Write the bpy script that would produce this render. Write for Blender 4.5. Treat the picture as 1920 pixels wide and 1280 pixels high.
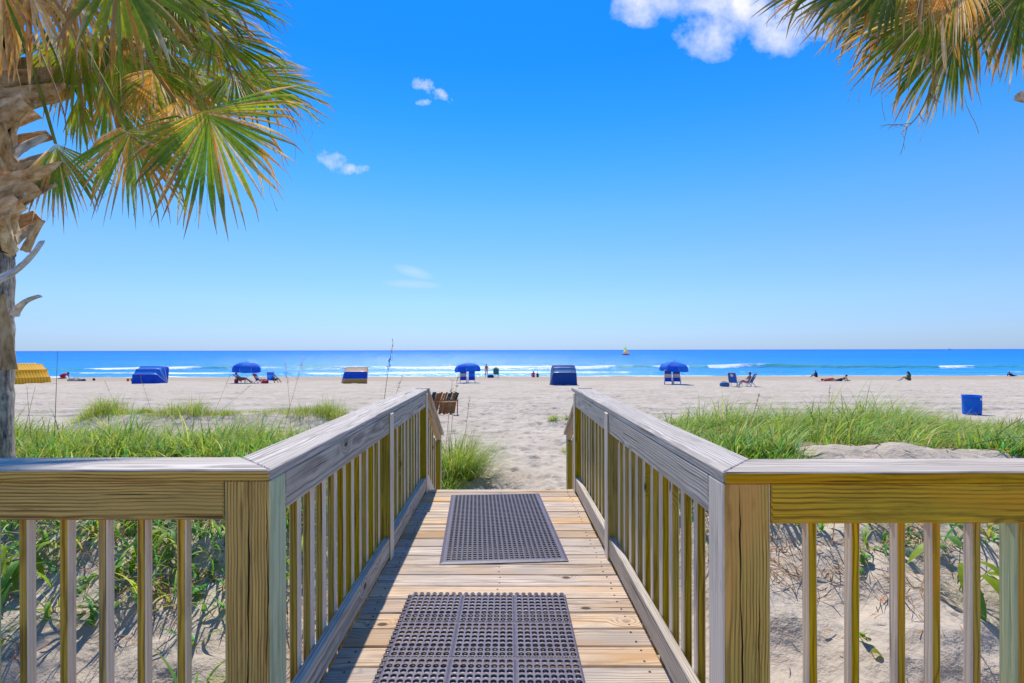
import bpy, bmesh, math, random
import numpy as np
from mathutils import Vector, Matrix, Euler

rnd = random.Random(7)
rng = np.random.default_rng(11)
scene = bpy.context.scene
for o in list(bpy.data.objects):
    bpy.data.objects.remove(o, do_unlink=True)
C = scene.collection
R = math.radians

# ------------------------------------------------------------------ camera
F = 930.0            # focal length in pixels of a 1920 px wide frame
VX, VY = 945.0, 655.0   # where the walkway's vanishing point lies
CAMZ = 1.30
cam_d = bpy.data.cameras.new('camera')
cam = bpy.data.objects.new('camera', cam_d)
C.objects.link(cam)
cam_d.sensor_fit = 'HORIZONTAL'
cam_d.sensor_width = 36.0
cam_d.lens = 36.0 * F / 1920.0
cam_d.shift_x = (960 - VX) / 1920.0
cam_d.shift_y = (VY - 640) / 1920.0
cam_d.clip_start = 0.05
cam_d.clip_end = 120000
cam.location = (0, 0, CAMZ)
cam.rotation_euler = (R(90), R(0.12), 0)
scene.camera = cam


def at(px, py, Y):
    """world point at depth Y that the photograph shows at pixel (px, py)"""
    return Vector(((px - VX) / F * Y, Y, CAMZ - (py - VY) / F * Y))


# ------------------------------------------------------------------ sky, sun, exposure
SUN = Vector((-0.10, 0.66, 1.0)).normalized()
SUN_EL = math.asin(SUN.z)
SUN_AZ = math.atan2(SUN.x, SUN.y)
world = bpy.data.worlds.new('World')
scene.world = world
world.use_nodes = True
nt = world.node_tree
bg = nt.nodes['Background']


def N(nt, typ, **kw):
    n = nt.nodes.new(typ)
    for k, v in kw.items():
        setattr(n, k, v)
    return n


def setin(nt, sock, v):
    if hasattr(v, 'is_linked') or isinstance(v, bpy.types.NodeSocket):
        nt.links.new(v, sock)
    else:
        sock.default_value = v


def math_(nt, op, a, b=None, c=None, clamp=False):
    n = N(nt, 'ShaderNodeMath', operation=op, use_clamp=clamp)
    for i, v in enumerate((a, b, c)):
        if v is not None:
            setin(nt, n.inputs[i], v)
    return n.outputs[0]


def mixc(nt, f, a, b, blend='MIX'):
    n = N(nt, 'ShaderNodeMix', data_type='RGBA', blend_type=blend)
    setin(nt, n.inputs[0], f)
    for s, v in ((n.inputs[6], a), (n.inputs[7], b)):
        if isinstance(v, (tuple, list)) and len(v) == 3:
            v = (*v, 1)
        setin(nt, s, v)
    return n.outputs[2]


def ramp(nt, fac, stops, interp='LINEAR'):
    n = N(nt, 'ShaderNodeValToRGB')
    n.color_ramp.interpolation = interp
    el = n.color_ramp.elements
    while len(el) < len(stops):
        el.new(0.5)
    for e, (p, c) in zip(el, stops):
        e.position = p
        e.color = (*c, 1) if not isinstance(c, float) else (c, c, c, 1)
    setin(nt, n.inputs[0], fac)
    return n.outputs[0]


sky = N(nt, 'ShaderNodeTexSky', sky_type='NISHITA', sun_disc=False)
sky.sun_elevation = SUN_EL
sky.sun_rotation = SUN_AZ
sky.air_density = 1.0
sky.dust_density = 0.0
sky.ozone_density = 3.0
tcw = N(nt, 'ShaderNodeTexCoord')
sepw = N(nt, 'ShaderNodeSeparateXYZ')
nt.links.new(tcw.outputs['Generated'], sepw.inputs[0])
# deep saturated grading of the clear sky by height above the horizon
grade = ramp(nt, sepw.outputs[2], [
    (0.0, (.205, .305, .60)), (0.03, (.265, .355, .60)), (0.09, (.335, .435, .62)), (0.17, (.335, .485, .65)),
    (0.26, (.26, .52, .71)), (0.34, (.155, .51, .77)), (0.42, (.08, .48, .82)),
    (0.50, (.045, .45, .88)), (0.57, (.04, .46, .92))])
skyc = mixc(nt, 1.0, sky.outputs[0], grade, 'MULTIPLY')
sc2 = N(nt, 'ShaderNodeVectorMath', operation='SCALE')
nt.links.new(skyc, sc2.inputs[0])
sc2.inputs[3].default_value = 2.0
# fair-weather clouds
ysafe = math_(nt, 'MAXIMUM', sepw.outputs[1], 0.05)
cu = math_(nt, 'DIVIDE', sepw.outputs[0], ysafe)
cv = math_(nt, 'DIVIDE', sepw.outputs[2], ysafe)
cuv = N(nt, 'ShaderNodeCombineXYZ')
nt.links.new(cu, cuv.inputs[0]); nt.links.new(cv, cuv.inputs[1])


def cnoise(scale, detail, rough, off=0.0, stretch=1.0):
    mp = N(nt, 'ShaderNodeMapping')
    mp.inputs['Location'].default_value = (off, off * .7, off * .3)
    mp.inputs['Scale'].default_value = (1.0 / stretch, 1, 1)
    nt.links.new(cuv.outputs[0], mp.inputs[0])
    n = N(nt, 'ShaderNodeTexNoise')
    n.inputs['Scale'].default_value = scale
    n.inputs['Detail'].default_value = detail
    n.inputs['Roughness'].default_value = rough
    nt.links.new(mp.outputs[0], n.inputs['Vector'])
    return n.outputs[0]


def blob(px, py, rx, ry, tilt=0.0):
    u0, v0 = (px - VX) / F, (VY - py) / F
    du = math_(nt, 'SUBTRACT', cu, u0)
    dv = math_(nt, 'SUBTRACT', cv, v0)
    if tilt:
        dv = math_(nt, 'ADD', dv, math_(nt, 'MULTIPLY', du, tilt))
    a = math_(nt, 'POWER', math_(nt, 'MULTIPLY', du, F / rx), 2.0)
    b = math_(nt, 'POWER', math_(nt, 'MULTIPLY', dv, F / ry), 2.0)
    return math_(nt, 'SUBTRACT', 1.0, math_(nt, 'ADD', a, b))


def union(bl):
    r = bl[0]
    for b in bl[1:]:
        r = math_(nt, 'MAXIMUM', r, b)
    return r


big = union([blob(1405, -35, 190, 115), blob(1335, 65, 75, 50), blob(1215, 8, 75, 50), blob(1465, 40, 105, 65)])
big = math_(nt, 'MAXIMUM', big, -1.2)
dens1 = math_(nt, 'ADD', math_(nt, 'MULTIPLY', big, 1.5),
              math_(nt, 'MULTIPLY', math_(nt, 'SUBTRACT', cnoise(13, 9, .62, 3.1), .50), 4.6))
dens1 = math_(nt, 'MULTIPLY', dens1, 0.5, clamp=True)
sm = union([blob(625, 302, 34, 20, .3), blob(655, 317, 36, 13, .0), blob(800, 163, 30, 17, .35), blob(832, 178, 26, 12, .6), blob(795, 192, 16, 7)])
sm = math_(nt, 'MAXIMUM', sm, -1.5)
dens2 = math_(nt, 'ADD', math_(nt, 'MULTIPLY', sm, 0.8),
              math_(nt, 'MULTIPLY', math_(nt, 'SUBTRACT', cnoise(38, 7, .6, 7.7), .53), 4.0))
dens2 = math_(nt, 'MULTIPLY', dens2, 0.48, clamp=True)
ws = union([blob(775, 510, 40, 12, .25), blob(770, 533, 60, 9, .05)])
ws = math_(nt, 'MAXIMUM', ws, 0.0)
dens3 = math_(nt, 'MULTIPLY', math_(nt, 'MULTIPLY', ws, cnoise(30, 5, .6, 1.7, 3.0)), 0.55, clamp=True)
dens = math_(nt, 'MAXIMUM', math_(nt, 'MAXIMUM', dens1, dens2), dens3)
front = math_(nt, 'GREATER_THAN', sepw.outputs[1], 0.06)
dens = math_(nt, 'MULTIPLY', dens, front)
cloudc = ramp(nt, cnoise(9, 5, .55, 12.3), [(.35, (.72, .80, .95)), (.6, (1.0, 1.0, 1.02))])
fin = mixc(nt, dens, sc2.outputs[0], cloudc)
# the sky node is physically bright: clouds are scaled back up to its level
bg.inputs[1].default_value = 0.1
fix = N(nt, 'ShaderNodeVectorMath', operation='SCALE')
nt.links.new(cloudc, fix.inputs[0]); fix.inputs[3].default_value = 8.8
fin = mixc(nt, dens, sc2.outputs[0], fix.outputs[0])
nt.links.new(fin, bg.inputs[0])

sun_d = bpy.data.lights.new('sun', 'SUN')
sun_d.energy = 4.3
sun_d.angle = R(0.55)
sun_d.color = (1.0, 0.95, 0.87)
sun = bpy.data.objects.new('sun', sun_d)
C.objects.link(sun)
sun.rotation_euler = (-SUN).to_track_quat('-Z', 'Y').to_euler()
sun.location = (-4, 20, 40)

vs = scene.view_settings
vs.view_transform = 'Standard'
vs.look = 'None'
vs.gamma = 1.0
vs.exposure = 0.2
vs.use_curve_mapping = False
scene.cycles.max_bounces = 8
scene.cycles.transparent_max_bounces = 8

# ------------------------------------------------------------------ generic helpers
def tag(o, label=None, cat=None, group=None, kind=None):
    if label: o['label'] = label
    if cat: o['category'] = cat
    if group: o['group'] = group
    if kind: o['kind'] = kind
    return o


def thing(name, loc, label, cat, group=None):
    o = bpy.data.objects.new(name, None)
    o.empty_display_size = 0.1
    C.objects.link(o)
    o.location = loc
    return tag(o, label, cat, group)


def link(name, me, parent=None, loc=(0, 0, 0), rot=None, mats=None):
    o = bpy.data.objects.new(name, me)
    C.objects.link(o)
    if parent is not None:
        o.parent = parent
    o.location = loc
    if rot is not None:
        o.rotation_euler = rot
    if mats is not None and len(me.materials) == 0:
        for m in (mats if isinstance(mats, (list, tuple)) else [mats]):
            me.materials.append(m)
    return o


def wmat(o):
    """world matrix of an object from its own and its parents' channels"""
    m = Matrix.LocRotScale(o.location, o.rotation_euler, o.scale)
    return (wmat(o.parent) @ m) if o.parent else m


def np_mesh(name, V, Fq, col=None, smooth=False):
    """V (n,3), Fq (m,3|4) -> mesh, fast"""
    me = bpy.data.meshes.new(name)
    V = np.asarray(V, dtype=np.float32); Fq = np.asarray(Fq, dtype=np.int32)
    k = Fq.shape[1]
    me.vertices.add(len(V)); me.vertices.foreach_set('co', V.ravel())
    me.loops.add(Fq.size); me.loops.foreach_set('vertex_index', Fq.ravel())
    me.polygons.add(len(Fq))
    me.polygons.foreach_set('loop_start', np.arange(0, Fq.size, k, dtype=np.int32))
    me.polygons.foreach_set('loop_total', np.full(len(Fq), k, dtype=np.int32))
    if smooth:
        me.polygons.foreach_set('use_smooth', np.ones(len(Fq), dtype=bool))
    me.update(calc_edges=True)
    me.validate()
    if col is not None:
        a = me.color_attributes.new('Col', 'FLOAT_COLOR', 'POINT')
        c4 = np.ones((len(V), 4), dtype=np.float32); c4[:, :3] = col
        a.data.foreach_set('color', c4.ravel())
    return me


def bm_mesh(name, bm, smooth=False):
    me = bpy.data.meshes.new(name)
    bmesh.ops.recalc_face_normals(bm, faces=bm.faces[:])
    if smooth:
        for f in bm.faces: f.smooth = True
    bm.to_mesh(me); bm.free()
    return me


def add_box(bm, c, s, rot=None, bevel=0.0):
    m = Matrix.Translation(c)
    if rot is not None: m = m @ (rot if isinstance(rot, Matrix) else Euler(rot).to_matrix().to_4x4())
    m = m @ Matrix.Diagonal((s[0], s[1], s[2], 1))
    r = bmesh.ops.create_cube(bm, size=1, matrix=m)
    if bevel:
        es = {e for v in r['verts'] for e in v.link_edges}
        bmesh.ops.bevel(bm, geom=list(es), offset=bevel, segments=1, affect='EDGES')


def add_tube(bm, pts, radii, seg=8, cap=True):
    pts = [Vector(p) for p in pts]
    if not isinstance(radii, (list, tuple)): radii = [radii] * len(pts)
    rings = []
    t0 = (pts[1] - pts[0]).normalized()
    ref = Vector((0, 0, 1)) if abs(t0.z) < .9 else Vector((1, 0, 0))
    n = t0.cross(ref).normalized()
    for i, p in enumerate(pts):
        t = (pts[min(i + 1, len(pts) - 1)] - pts[max(i - 1, 0)]).normalized()
        n = (n - t * n.dot(t)).normalized()
        b = t.cross(n)
        rings.append([bm.verts.new(p + (n * math.cos(2 * math.pi * k / seg) + b * math.sin(2 * math.pi * k / seg)) * radii[i]) for k in range(seg)])
    for a, b in zip(rings, rings[1:]):
        for k in range(seg):
            bm.faces.new((a[k], a[(k + 1) % seg], b[(k + 1) % seg], b[k]))
    if cap:
        bm.faces.new(rings[0][::-1]); bm.faces.new(rings[-1])


def add_ball(bm, c, r, sub=2, rot=None):
    if not isinstance(r, (list, tuple)): r = (r, r, r)
    m = Matrix.Translation(c)
    if rot is not None: m = m @ Euler(rot).to_matrix().to_4x4()
    m = m @ Matrix.Diagonal((*r, 1))
    bmesh.ops.create_icosphere(bm, subdivisions=sub, radius=1, matrix=m)


def add_lathe(bm, prof, seg=24, c=(0, 0, 0)):
    rings = []
    for r, z in prof:
        rings.append([bm.verts.new((c[0] + r * math.cos(2 * math.pi * k / seg), c[1] + r * math.sin(2 * math.pi * k / seg), c[2] + z)) for k in range(seg)])
    for a, b in zip(rings, rings[1:]):
        for k in range(seg):
            bm.faces.new((a[k], a[(k + 1) % seg], b[(k + 1) % seg], b[k]))
    return rings


# numpy noise
def _h(ix, iy, s):
    n = (ix.astype(np.int64) * 374761393 + iy.astype(np.int64) * 668265263 + s * 1442695041) & 0xffffffff
    n = ((n ^ (n >> 13)) * 1274126177) & 0xffffffff
    return ((n ^ (n >> 16)) & 0xffff) / 65535.0


def vnoise(x, y, s=0):
    x = np.asarray(x, float); y = np.asarray(y, float)
    ix, iy = np.floor(x), np.floor(y)
    fx, fy = x - ix, y - iy
    fx = fx * fx * fx * (fx * (fx * 6 - 15) + 10); fy = fy * fy * fy * (fy * (fy * 6 - 15) + 10)
    a = _h(ix, iy, s); b = _h(ix + 1, iy, s); c = _h(ix, iy + 1, s); d = _h(ix + 1, iy + 1, s)
    return (a + (b - a) * fx) * (1 - fy) + (c + (d - c) * fx) * fy - 0.5


def fbm(x, y, s=0, oct=4, g=0.5):
    v = 0; a = 1.0; f = 1.0
    for i in range(oct):
        v = v + a * vnoise(x * f + i * 17.3, y * f - i * 9.1, s + i); a *= g; f *= 2.03
    return v


def sstep(a, b, x):
    t = np.clip((x - a) / (b - a), 0, 1)
    return t * t * (3 - 2 * t)


# ------------------------------------------------------------------ materials
def new_mat(name):
    m = bpy.data.materials.new(name); m.use_nodes = True
    return m, m.node_tree, m.node_tree.nodes['Principled BSDF']


def plain(name, col, rough=0.6, metal=0.0, var=0.12, scale=9.0, spec=0.3, bump=0.0):
    m, t, p = new_mat(name)
    tc = N(t, 'ShaderNodeTexCoord')
    n = N(t, 'ShaderNodeTexNoise'); n.inputs['Scale'].default_value = scale; n.inputs['Detail'].default_value = 4
    t.links.new(tc.outputs['Object'], n.inputs['Vector'])
    c = ramp(t, n.outputs[0], [(.3, tuple(max(0, v * (1 - var)) for v in col)), (.7, tuple(min(1, v * (1 + var)) for v in col))])
    t.links.new(c, p.inputs['Base Color'])
    p.inputs['Roughness'].default_value = rough; p.inputs['Metallic'].default_value = metal
    p.inputs['Specular IOR Level'].default_value = spec
    if bump:
        b = N(t, 'ShaderNodeBump'); b.inputs['Strength'].default_value = bump; b.inputs['Distance'].default_value = .01
        t.links.new(n.outputs[0], b.inputs['Height']); t.links.new(b.outputs[0], p.inputs['Normal'])
    return m


def leafy(name, rough=0.45, trans=0.35, gain=1.0):
    """thin leaf: colour from the mesh, part of the light passes through"""
    m, t, p = new_mat(name)
    a = N(t, 'ShaderNodeAttribute', attribute_name='Col')
    tc = N(t, 'ShaderNodeTexCoord')
    n = N(t, 'ShaderNodeTexNoise'); n.inputs['Scale'].default_value = 35; n.inputs['Detail'].default_value = 3
    t.links.new(tc.outputs['Object'], n.inputs['Vector'])
    k = math_(t, 'MULTIPLY_ADD', n.outputs[0], 0.7 * gain, 0.65 * gain)
    vm = N(t, 'ShaderNodeVectorMath', operation='SCALE')
    t.links.new(a.outputs['Color'], vm.inputs[0]); t.links.new(k, vm.inputs[3])
    t.links.new(vm.outputs[0], p.inputs['Base Color'])
    p.inputs['Roughness'].default_value = rough; p.inputs['Specular IOR Level'].default_value = .35
    tr = N(t, 'ShaderNodeBsdfTranslucent')
    t.links.new(vm.outputs[0], tr.inputs[0])
    mx = N(t, 'ShaderNodeMixShader'); mx.inputs[0].default_value = trans
    t.links.new(p.outputs[0], mx.inputs[1]); t.links.new(tr.outputs[0], mx.inputs[2])
    t.links.new(mx.outputs[0], t.nodes['Material Output'].inputs[0])
    return m


def wood(name, light, dark, stain=(.2, .2, .18), stain_amt=.4, ringscale=22.0, contrast=1.0, hue_var=.25, crack=.8, rough=.75, warm=None):
    """sawn softwood: growth rings cut along the board's own length (local X), fibres, knots, checks"""
    m, t, p = new_mat(name)
    tc = N(t, 'ShaderNodeTexCoord'); oi = N(t, 'ShaderNodeObjectInfo')
    sep = N(t, 'ShaderNodeSeparateXYZ'); t.links.new(tc.outputs['Object'], sep.inputs[0])
    r1 = oi.outputs['Random']
    r2 = math_(t, 'FRACT', math_(t, 'MULTIPLY', r1, 17.31))
    r3 = math_(t, 'FRACT', math_(t, 'MULTIPLY', r1, 91.77))
    xo = math_(t, 'MULTIPLY_ADD', r1, 37.0, sep.outputs[0])
    # knots
    kv = N(t, 'ShaderNodeCombineXYZ')
    t.links.new(math_(t, 'MULTIPLY', xo, 3.4), kv.inputs[0])
    t.links.new(math_(t, 'MULTIPLY', sep.outputs[1], 6.0), kv.inputs[1])
    t.links.new(math_(t, 'MULTIPLY', sep.outputs[2], 6.0), kv.inputs[2])
    vor = N(t, 'ShaderNodeTexVoronoi'); vor.inputs['Scale'].default_value = 1.0
    t.links.new(kv.outputs[0], vor.inputs['Vector'])
    kn = N(t, 'ShaderNodeMapRange', interpolation_type='SMOOTHSTEP')
    kn.inputs[1].default_value = .36; kn.inputs[2].default_value = .0; kn.inputs[3].default_value = 0; kn.inputs[4].default_value = 1
    t.links.new(vor.outputs['Distance'], kn.inputs[0])
    vsep = N(t, 'ShaderNodeSeparateColor'); t.links.new(vor.outputs['Color'], vsep.inputs[0])
    pick = math_(t, 'LESS_THAN', vsep.outputs[0], .30)
    kfac = math_(t, 'MULTIPLY', kn.outputs[0], pick)
    kn2 = N(t, 'ShaderNodeMapRange', interpolation_type='SMOOTHSTEP')
    kn2.inputs[1].default_value = .11; kn2.inputs[2].default_value = .06; kn2.inputs[3].default_value = 0; kn2.inputs[4].default_value = 1
    t.links.new(vor.outputs['Distance'], kn2.inputs[0])
    # rings about a pith lying beside the board
    wv = N(t, 'ShaderNodeCombineXYZ')
    t.links.new(math_(t, 'MULTIPLY', xo, 0.55), wv.inputs[0])
    t.links.new(math_(t, 'ADD', math_(t, 'MULTIPLY_ADD', r2, .16, -.08), math_(t, 'ADD', sep.outputs[1], math_(t, 'MULTIPLY', kfac, .03))), wv.inputs[1])
    t.links.new(math_(t, 'ADD', math_(t, 'MULTIPLY_ADD', r3, .08, .03), math_(t, 'ADD', sep.outputs[2], math_(t, 'MULTIPLY', kfac, .03))), wv.inputs[2])
    wav = N(t, 'ShaderNodeTexWave', wave_type='RINGS', rings_direction='X', wave_profile='SIN')
    wav.inputs['Scale'].default_value = ringscale
    wav.inputs['Distortion'].default_value = 7.0
    wav.inputs['Detail'].default_value = 2.5
    wav.inputs['Detail Scale'].default_value = 0.16
    wav.inputs['Detail Roughness'].default_value = .55
    t.links.new(wv.outputs[0], wav.inputs['Vector'])
    # fibres
    fv = N(t, 'ShaderNodeCombineXYZ')
    t.links.new(math_(t, 'MULTIPLY', xo, 3.0), fv.inputs[0])
    t.links.new(math_(t, 'MULTIPLY', sep.outputs[1], 210.0), fv.inputs[1])
    t.links.new(math_(t, 'MULTIPLY', sep.outputs[2], 210.0), fv.inputs[2])
    fib = N(t, 'ShaderNodeTexNoise'); fib.inputs['Scale'].default_value = 1; fib.inputs['Detail'].default_value = 4
    t.links.new(fv.outputs[0], fib.inputs['Vector'])
    # blotches of stain
    bv = N(t, 'ShaderNodeCombineXYZ')
    t.links.new(math_(t, 'MULTIPLY', xo, 2.2), bv.inputs[0])
    t.links.new(math_(t, 'MULTIPLY', sep.outputs[1], 9.0), bv.inputs[1])
    t.links.new(math_(t, 'MULTIPLY', sep.outputs[2], 9.0), bv.inputs[2])
    blo = N(t, 'ShaderNodeTexNoise'); blo.inputs['Scale'].default_value = 1; blo.inputs['Detail'].default_value = 5; blo.inputs['Roughness'].default_value = .6
    t.links.new(bv.outputs[0], blo.inputs['Vector'])
    # checks: thin long dark splits
    cv_ = N(t, 'ShaderNodeCombineXYZ')
    t.links.new(math_(t, 'MULTIPLY', xo, 1.6), cv_.inputs[0])
    t.links.new(math_(t, 'MULTIPLY', sep.outputs[1], 75.0), cv_.inputs[1])
    t.links.new(math_(t, 'MULTIPLY', sep.outputs[2], 75.0), cv_.inputs[2])
    chk = N(t, 'ShaderNodeTexNoise'); chk.inputs['Scale'].default_value = 1; chk.inputs['Detail'].default_value = 2
    t.links.new(cv_.outputs[0], chk.inputs['Vector'])
    ck = N(t, 'ShaderNodeMapRange'); ck.inputs[1].default_value = .655; ck.inputs[2].default_value = .72; ck.inputs[3].default_value = 0; ck.inputs[4].default_value = crack
    t.links.new(chk.outputs[0], ck.inputs[0])
    g = math_(t, 'ADD', math_(t, 'MULTIPLY', math_(t, 'POWER', wav.outputs[0], 2.0), .45 * contrast),
              math_(t, 'MULTIPLY', math_(t, 'SUBTRACT', fib.outputs[0], .38), 1.35 * contrast), clamp=True)
    col = mixc(t, g, light, dark)
    sfac = N(t, 'ShaderNodeMapRange'); sfac.inputs[1].default_value = .42; sfac.inputs[2].default_value = .68; sfac.inputs[3].default_value = 0; sfac.inputs[4].default_value = stain_amt
    t.links.new(blo.outputs[0], sfac.inputs[0])
    col = mixc(t, sfac.outputs[0], col, stain)
    if warm:
        b2 = N(t, 'ShaderNodeTexNoise'); b2.inputs['Scale'].default_value = .8; b2.inputs['Detail'].default_value = 3
        off = N(t, 'ShaderNodeVectorMath', operation='ADD'); off.inputs[1].default_value = (5.1, 8.2, 3.3)
        t.links.new(bv.outputs[0], off.inputs[0]); t.links.new(off.outputs[0], b2.inputs['Vector'])
        w2 = N(t, 'ShaderNodeMapRange'); w2.inputs[1].default_value = .5; w2.inputs[2].default_value = .72; w2.inputs[3].default_value = 0; w2.inputs[4].default_value = .75
        t.links.new(b2.outputs[0], w2.inputs[0])
        col = mixc(t, w2.outputs[0], col, warm)
    kd = mixc(t, math_(t, 'MULTIPLY', kfac, .22), col, tuple(v * .6 for v in dark))
    kd = mixc(t, math_(t, 'MULTIPLY', kn2.outputs[0], pick), kd, tuple(v * .3 for v in dark))
    kd = mixc(t, ck.outputs[0], kd, tuple(v * .12 for v in dark))
    gv = N(t, 'ShaderNodeVectorMath', operation='MULTIPLY_ADD'); gv.inputs[1].default_value = (1.4, 1.9, 1.9); gv.inputs[2].default_value = (9.1, 4.4, 2.7)
    t.links.new(bv.outputs[0], gv.inputs[0])
    gr_ = N(t, 'ShaderNodeTexNoise'); gr_.inputs['Scale'].default_value = 1; gr_.inputs['Detail'].default_value = 7; gr_.inputs['Roughness'].default_value = .7
    t.links.new(gv.outputs[0], gr_.inputs['Vector'])
    gm = N(t, 'ShaderNodeMapRange'); gm.inputs[1].default_value = .53; gm.inputs[2].default_value = .72; gm.inputs[3].default_value = 0; gm.inputs[4].default_value = .6
    t.links.new(gr_.outputs[0], gm.inputs[0])
    kd = mixc(t, gm.outputs[0], kd, tuple(v * .75 for v in dark))          # grime and mildew
    hv = N(t, 'ShaderNodeHueSaturation')
    t.links.new(math_(t, 'MULTIPLY_ADD', r2, hue_var, 1 - hue_var * .5), hv.inputs['Value'])
    t.links.new(math_(t, 'MULTIPLY_ADD', r3, hue_var * 1.4, 1 - hue_var * .7), hv.inputs['Saturation'])
    t.links.new(kd, hv.inputs['Color'])
    t.links.new(hv.outputs[0], p.inputs['Base Color'])
    p.inputs['Roughness'].default_value = rough; p.inputs['Specular IOR Level'].default_value = .22
    bp = N(t, 'ShaderNodeBump'); bp.inputs['Strength'].default_value = .55; bp.inputs['Distance'].default_value = .003
    hgt = math_(t, 'SUBTRACT', math_(t, 'MULTIPLY', g, -.6), math_(t, 'MULTIPLY', ck.outputs[0], 1.5))
    t.links.new(hgt, bp.inputs['Height']); t.links.new(bp.outputs[0], p.inputs['Normal'])
    return m


W_GREY = wood('weathered_wood', (.74, .65, .555), (.24, .20, .17), (.46, .39, .32), .7, 30, 1.25, .14, .9)
W_SIDE = wood('weathered_wood_side', (.74, .645, .52), (.22, .185, .15), (.50, .41, .32), .7, 32, 1.25, .18, .8)
W_OLIVE = wood('shaded_treated_wood', (.80, .48, .045), (.21, .105, .010), (.46, .33, .035), .75, 34, 1.4, .14, .7, warm=(.72, .32, .03))
W_BROWN = wood('brown_treated_wood', (.78, .48, .095), (.18, .09, .016), (.44, .30, .06), .7, 34, 1.45, .16, .8)
W_PALE = wood('pale_wood', (.95, .78, .59), (.60, .47, .34), (.76, .61, .45), .45, 24, .8, .14, .6)  # sunlit brightness of the baluster sides is put into this tone
W_GREEN = wood('green_treated_wood', (.64, .68, .38), (.33, .37, .18), (.48, .58, .34), .6, 22, .9, .1, .6)
W_BAL = wood('olive_treated_wood', (.56, .40, .032), (.17, .11, .010), (.32, .28, .028), .75, 34, 1.3, .25, .7)
W_DECK = wood('deck_wood', (.78, .60, .42), (.30, .19, .11), (.44, .36, .29), .85, 30, 1.35, .36, .9, warm=(.56, .33, .15))
W_STAIR = wood('stair_rail_wood', (.64, .46, .27), (.36, .22, .11), (.5, .4, .3), .4, 22, .8, .1, .6)

# sand
def sand_mat():
    m, t, p = new_mat('sand')
    tc = N(t, 'ShaderNodeTexCoord')
    ob = tc.outputs['Object']
    sep = N(t, 'ShaderNodeSeparateXYZ'); t.links.new(ob, sep.inputs[0])

    def nz(scale, det=4, r=.55, sx=1.0):
        mp = N(t, 'ShaderNodeMapping'); mp.inputs['Scale'].default_value = (sx, 1, 1); t.links.new(ob, mp.inputs[0])
        n = N(t, 'ShaderNodeTexNoise'); n.inputs['Scale'].default_value = scale; n.inputs['Detail'].default_value = det; n.inputs['Roughness'].default_value = r
        t.links.new(mp.outputs[0], n.inputs['Vector']); return n.outputs[0]
    c = ramp(t, nz(.7, 5), [(.3, (.50, .41, .305)), (.7, (.64, .545, .425))])
    c = mixc(t, math_(t, 'MULTIPLY', nz(160, 2), .5), c, (.40, .34, .275))
    # streaks raked by wheels and wind along the shore
    st = nz(1.3, 4, .6, .06)
    stf = N(t, 'ShaderNodeMapRange'); stf.inputs[1].default_value = .5; stf.inputs[2].default_value = .7; stf.inputs[3].default_value = 0; stf.inputs[4].default_value = .35
    t.links.new(st, stf.inputs[0])
    c = mixc(t, stf.outputs[0], c, (.41, .35, .285))
    # bits of shell and dry weed
    v = N(t, 'ShaderNodeTexVoronoi'); v.inputs['Scale'].default_value = 3.0; t.links.new(ob, v.inputs['Vector'])
    wn = nz(14, 2)
    d = math_(t, 'LESS_THAN', math_(t, 'ADD', v.outputs['Distance'], math_(t, 'MULTIPLY', wn, .12)), .105)
    c = mixc(t, math_(t, 'MULTIPLY', d, .6), c, (.14, .10, .065))
    # damp belt by the water: tan, then darker
    edge = math_(t, 'MULTIPLY_ADD', nz(.16, 3), 10.0, sep.outputs[1])
    damp = N(t, 'ShaderNodeMapRange', interpolation_type='SMOOTHSTEP'); damp.inputs[1].default_value = 52; damp.inputs[2].default_value = 58; damp.inputs[3].default_value = 0; damp.inputs[4].default_value = 1
    t.links.new(edge, damp.inputs[0])
    c = mixc(t, math_(t, 'MULTIPLY', damp.outputs[0], .85), c, (.42, .325, .225))
    t.links.new(c, p.inputs['Base Color'])
    p.inputs['Roughness'].default_value = .95; p.inputs['Specular IOR Level'].default_value = .1
    vf = N(t, 'ShaderNodeTexVoronoi'); vf.inputs['Scale'].default_value = 3.4; vf.inputs['Randomness'].default_value = 1.0
    vf.feature = 'SMOOTH_F1'; t.links.new(ob, vf.inputs['Vector'])
    h = math_(t, 'ADD', math_(t, 'MULTIPLY', nz(9, 5, .6), .05), math_(t, 'MULTIPLY', nz(120, 2), .004))
    h = math_(t, 'ADD', h, math_(t, 'MULTIPLY', nz(2.2, 4, .55), .10))
    h = math_(t, 'ADD', h, math_(t, 'MULTIPLY', vf.outputs['Distance'], .11))
    tr_ = N(t, 'ShaderNodeMapRange'); tr_.inputs[1].default_value = 9; tr_.inputs[2].default_value = 20; tr_.inputs[3].default_value = 1.0; tr_.inputs[4].default_value = 1.15
    t.links.new(sep.outputs[1], tr_.inputs[0])
    h = math_(t, 'MULTIPLY', h, tr_.outputs[0])        # the open beach is the most trampled
    h = math_(t, 'MULTIPLY', h, math_(t, 'SUBTRACT', 1.0, math_(t, 'MULTIPLY', damp.outputs[0], .8)))
    b = N(t, 'ShaderNodeBump'); b.inputs['Strength'].default_value = .8; b.inputs['Distance'].default_value = 1.0
    t.links.new(h, b.inputs['Height']); t.links.new(b.outputs[0], p.inputs['Normal'])
    return m


SAND = sand_mat()


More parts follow.
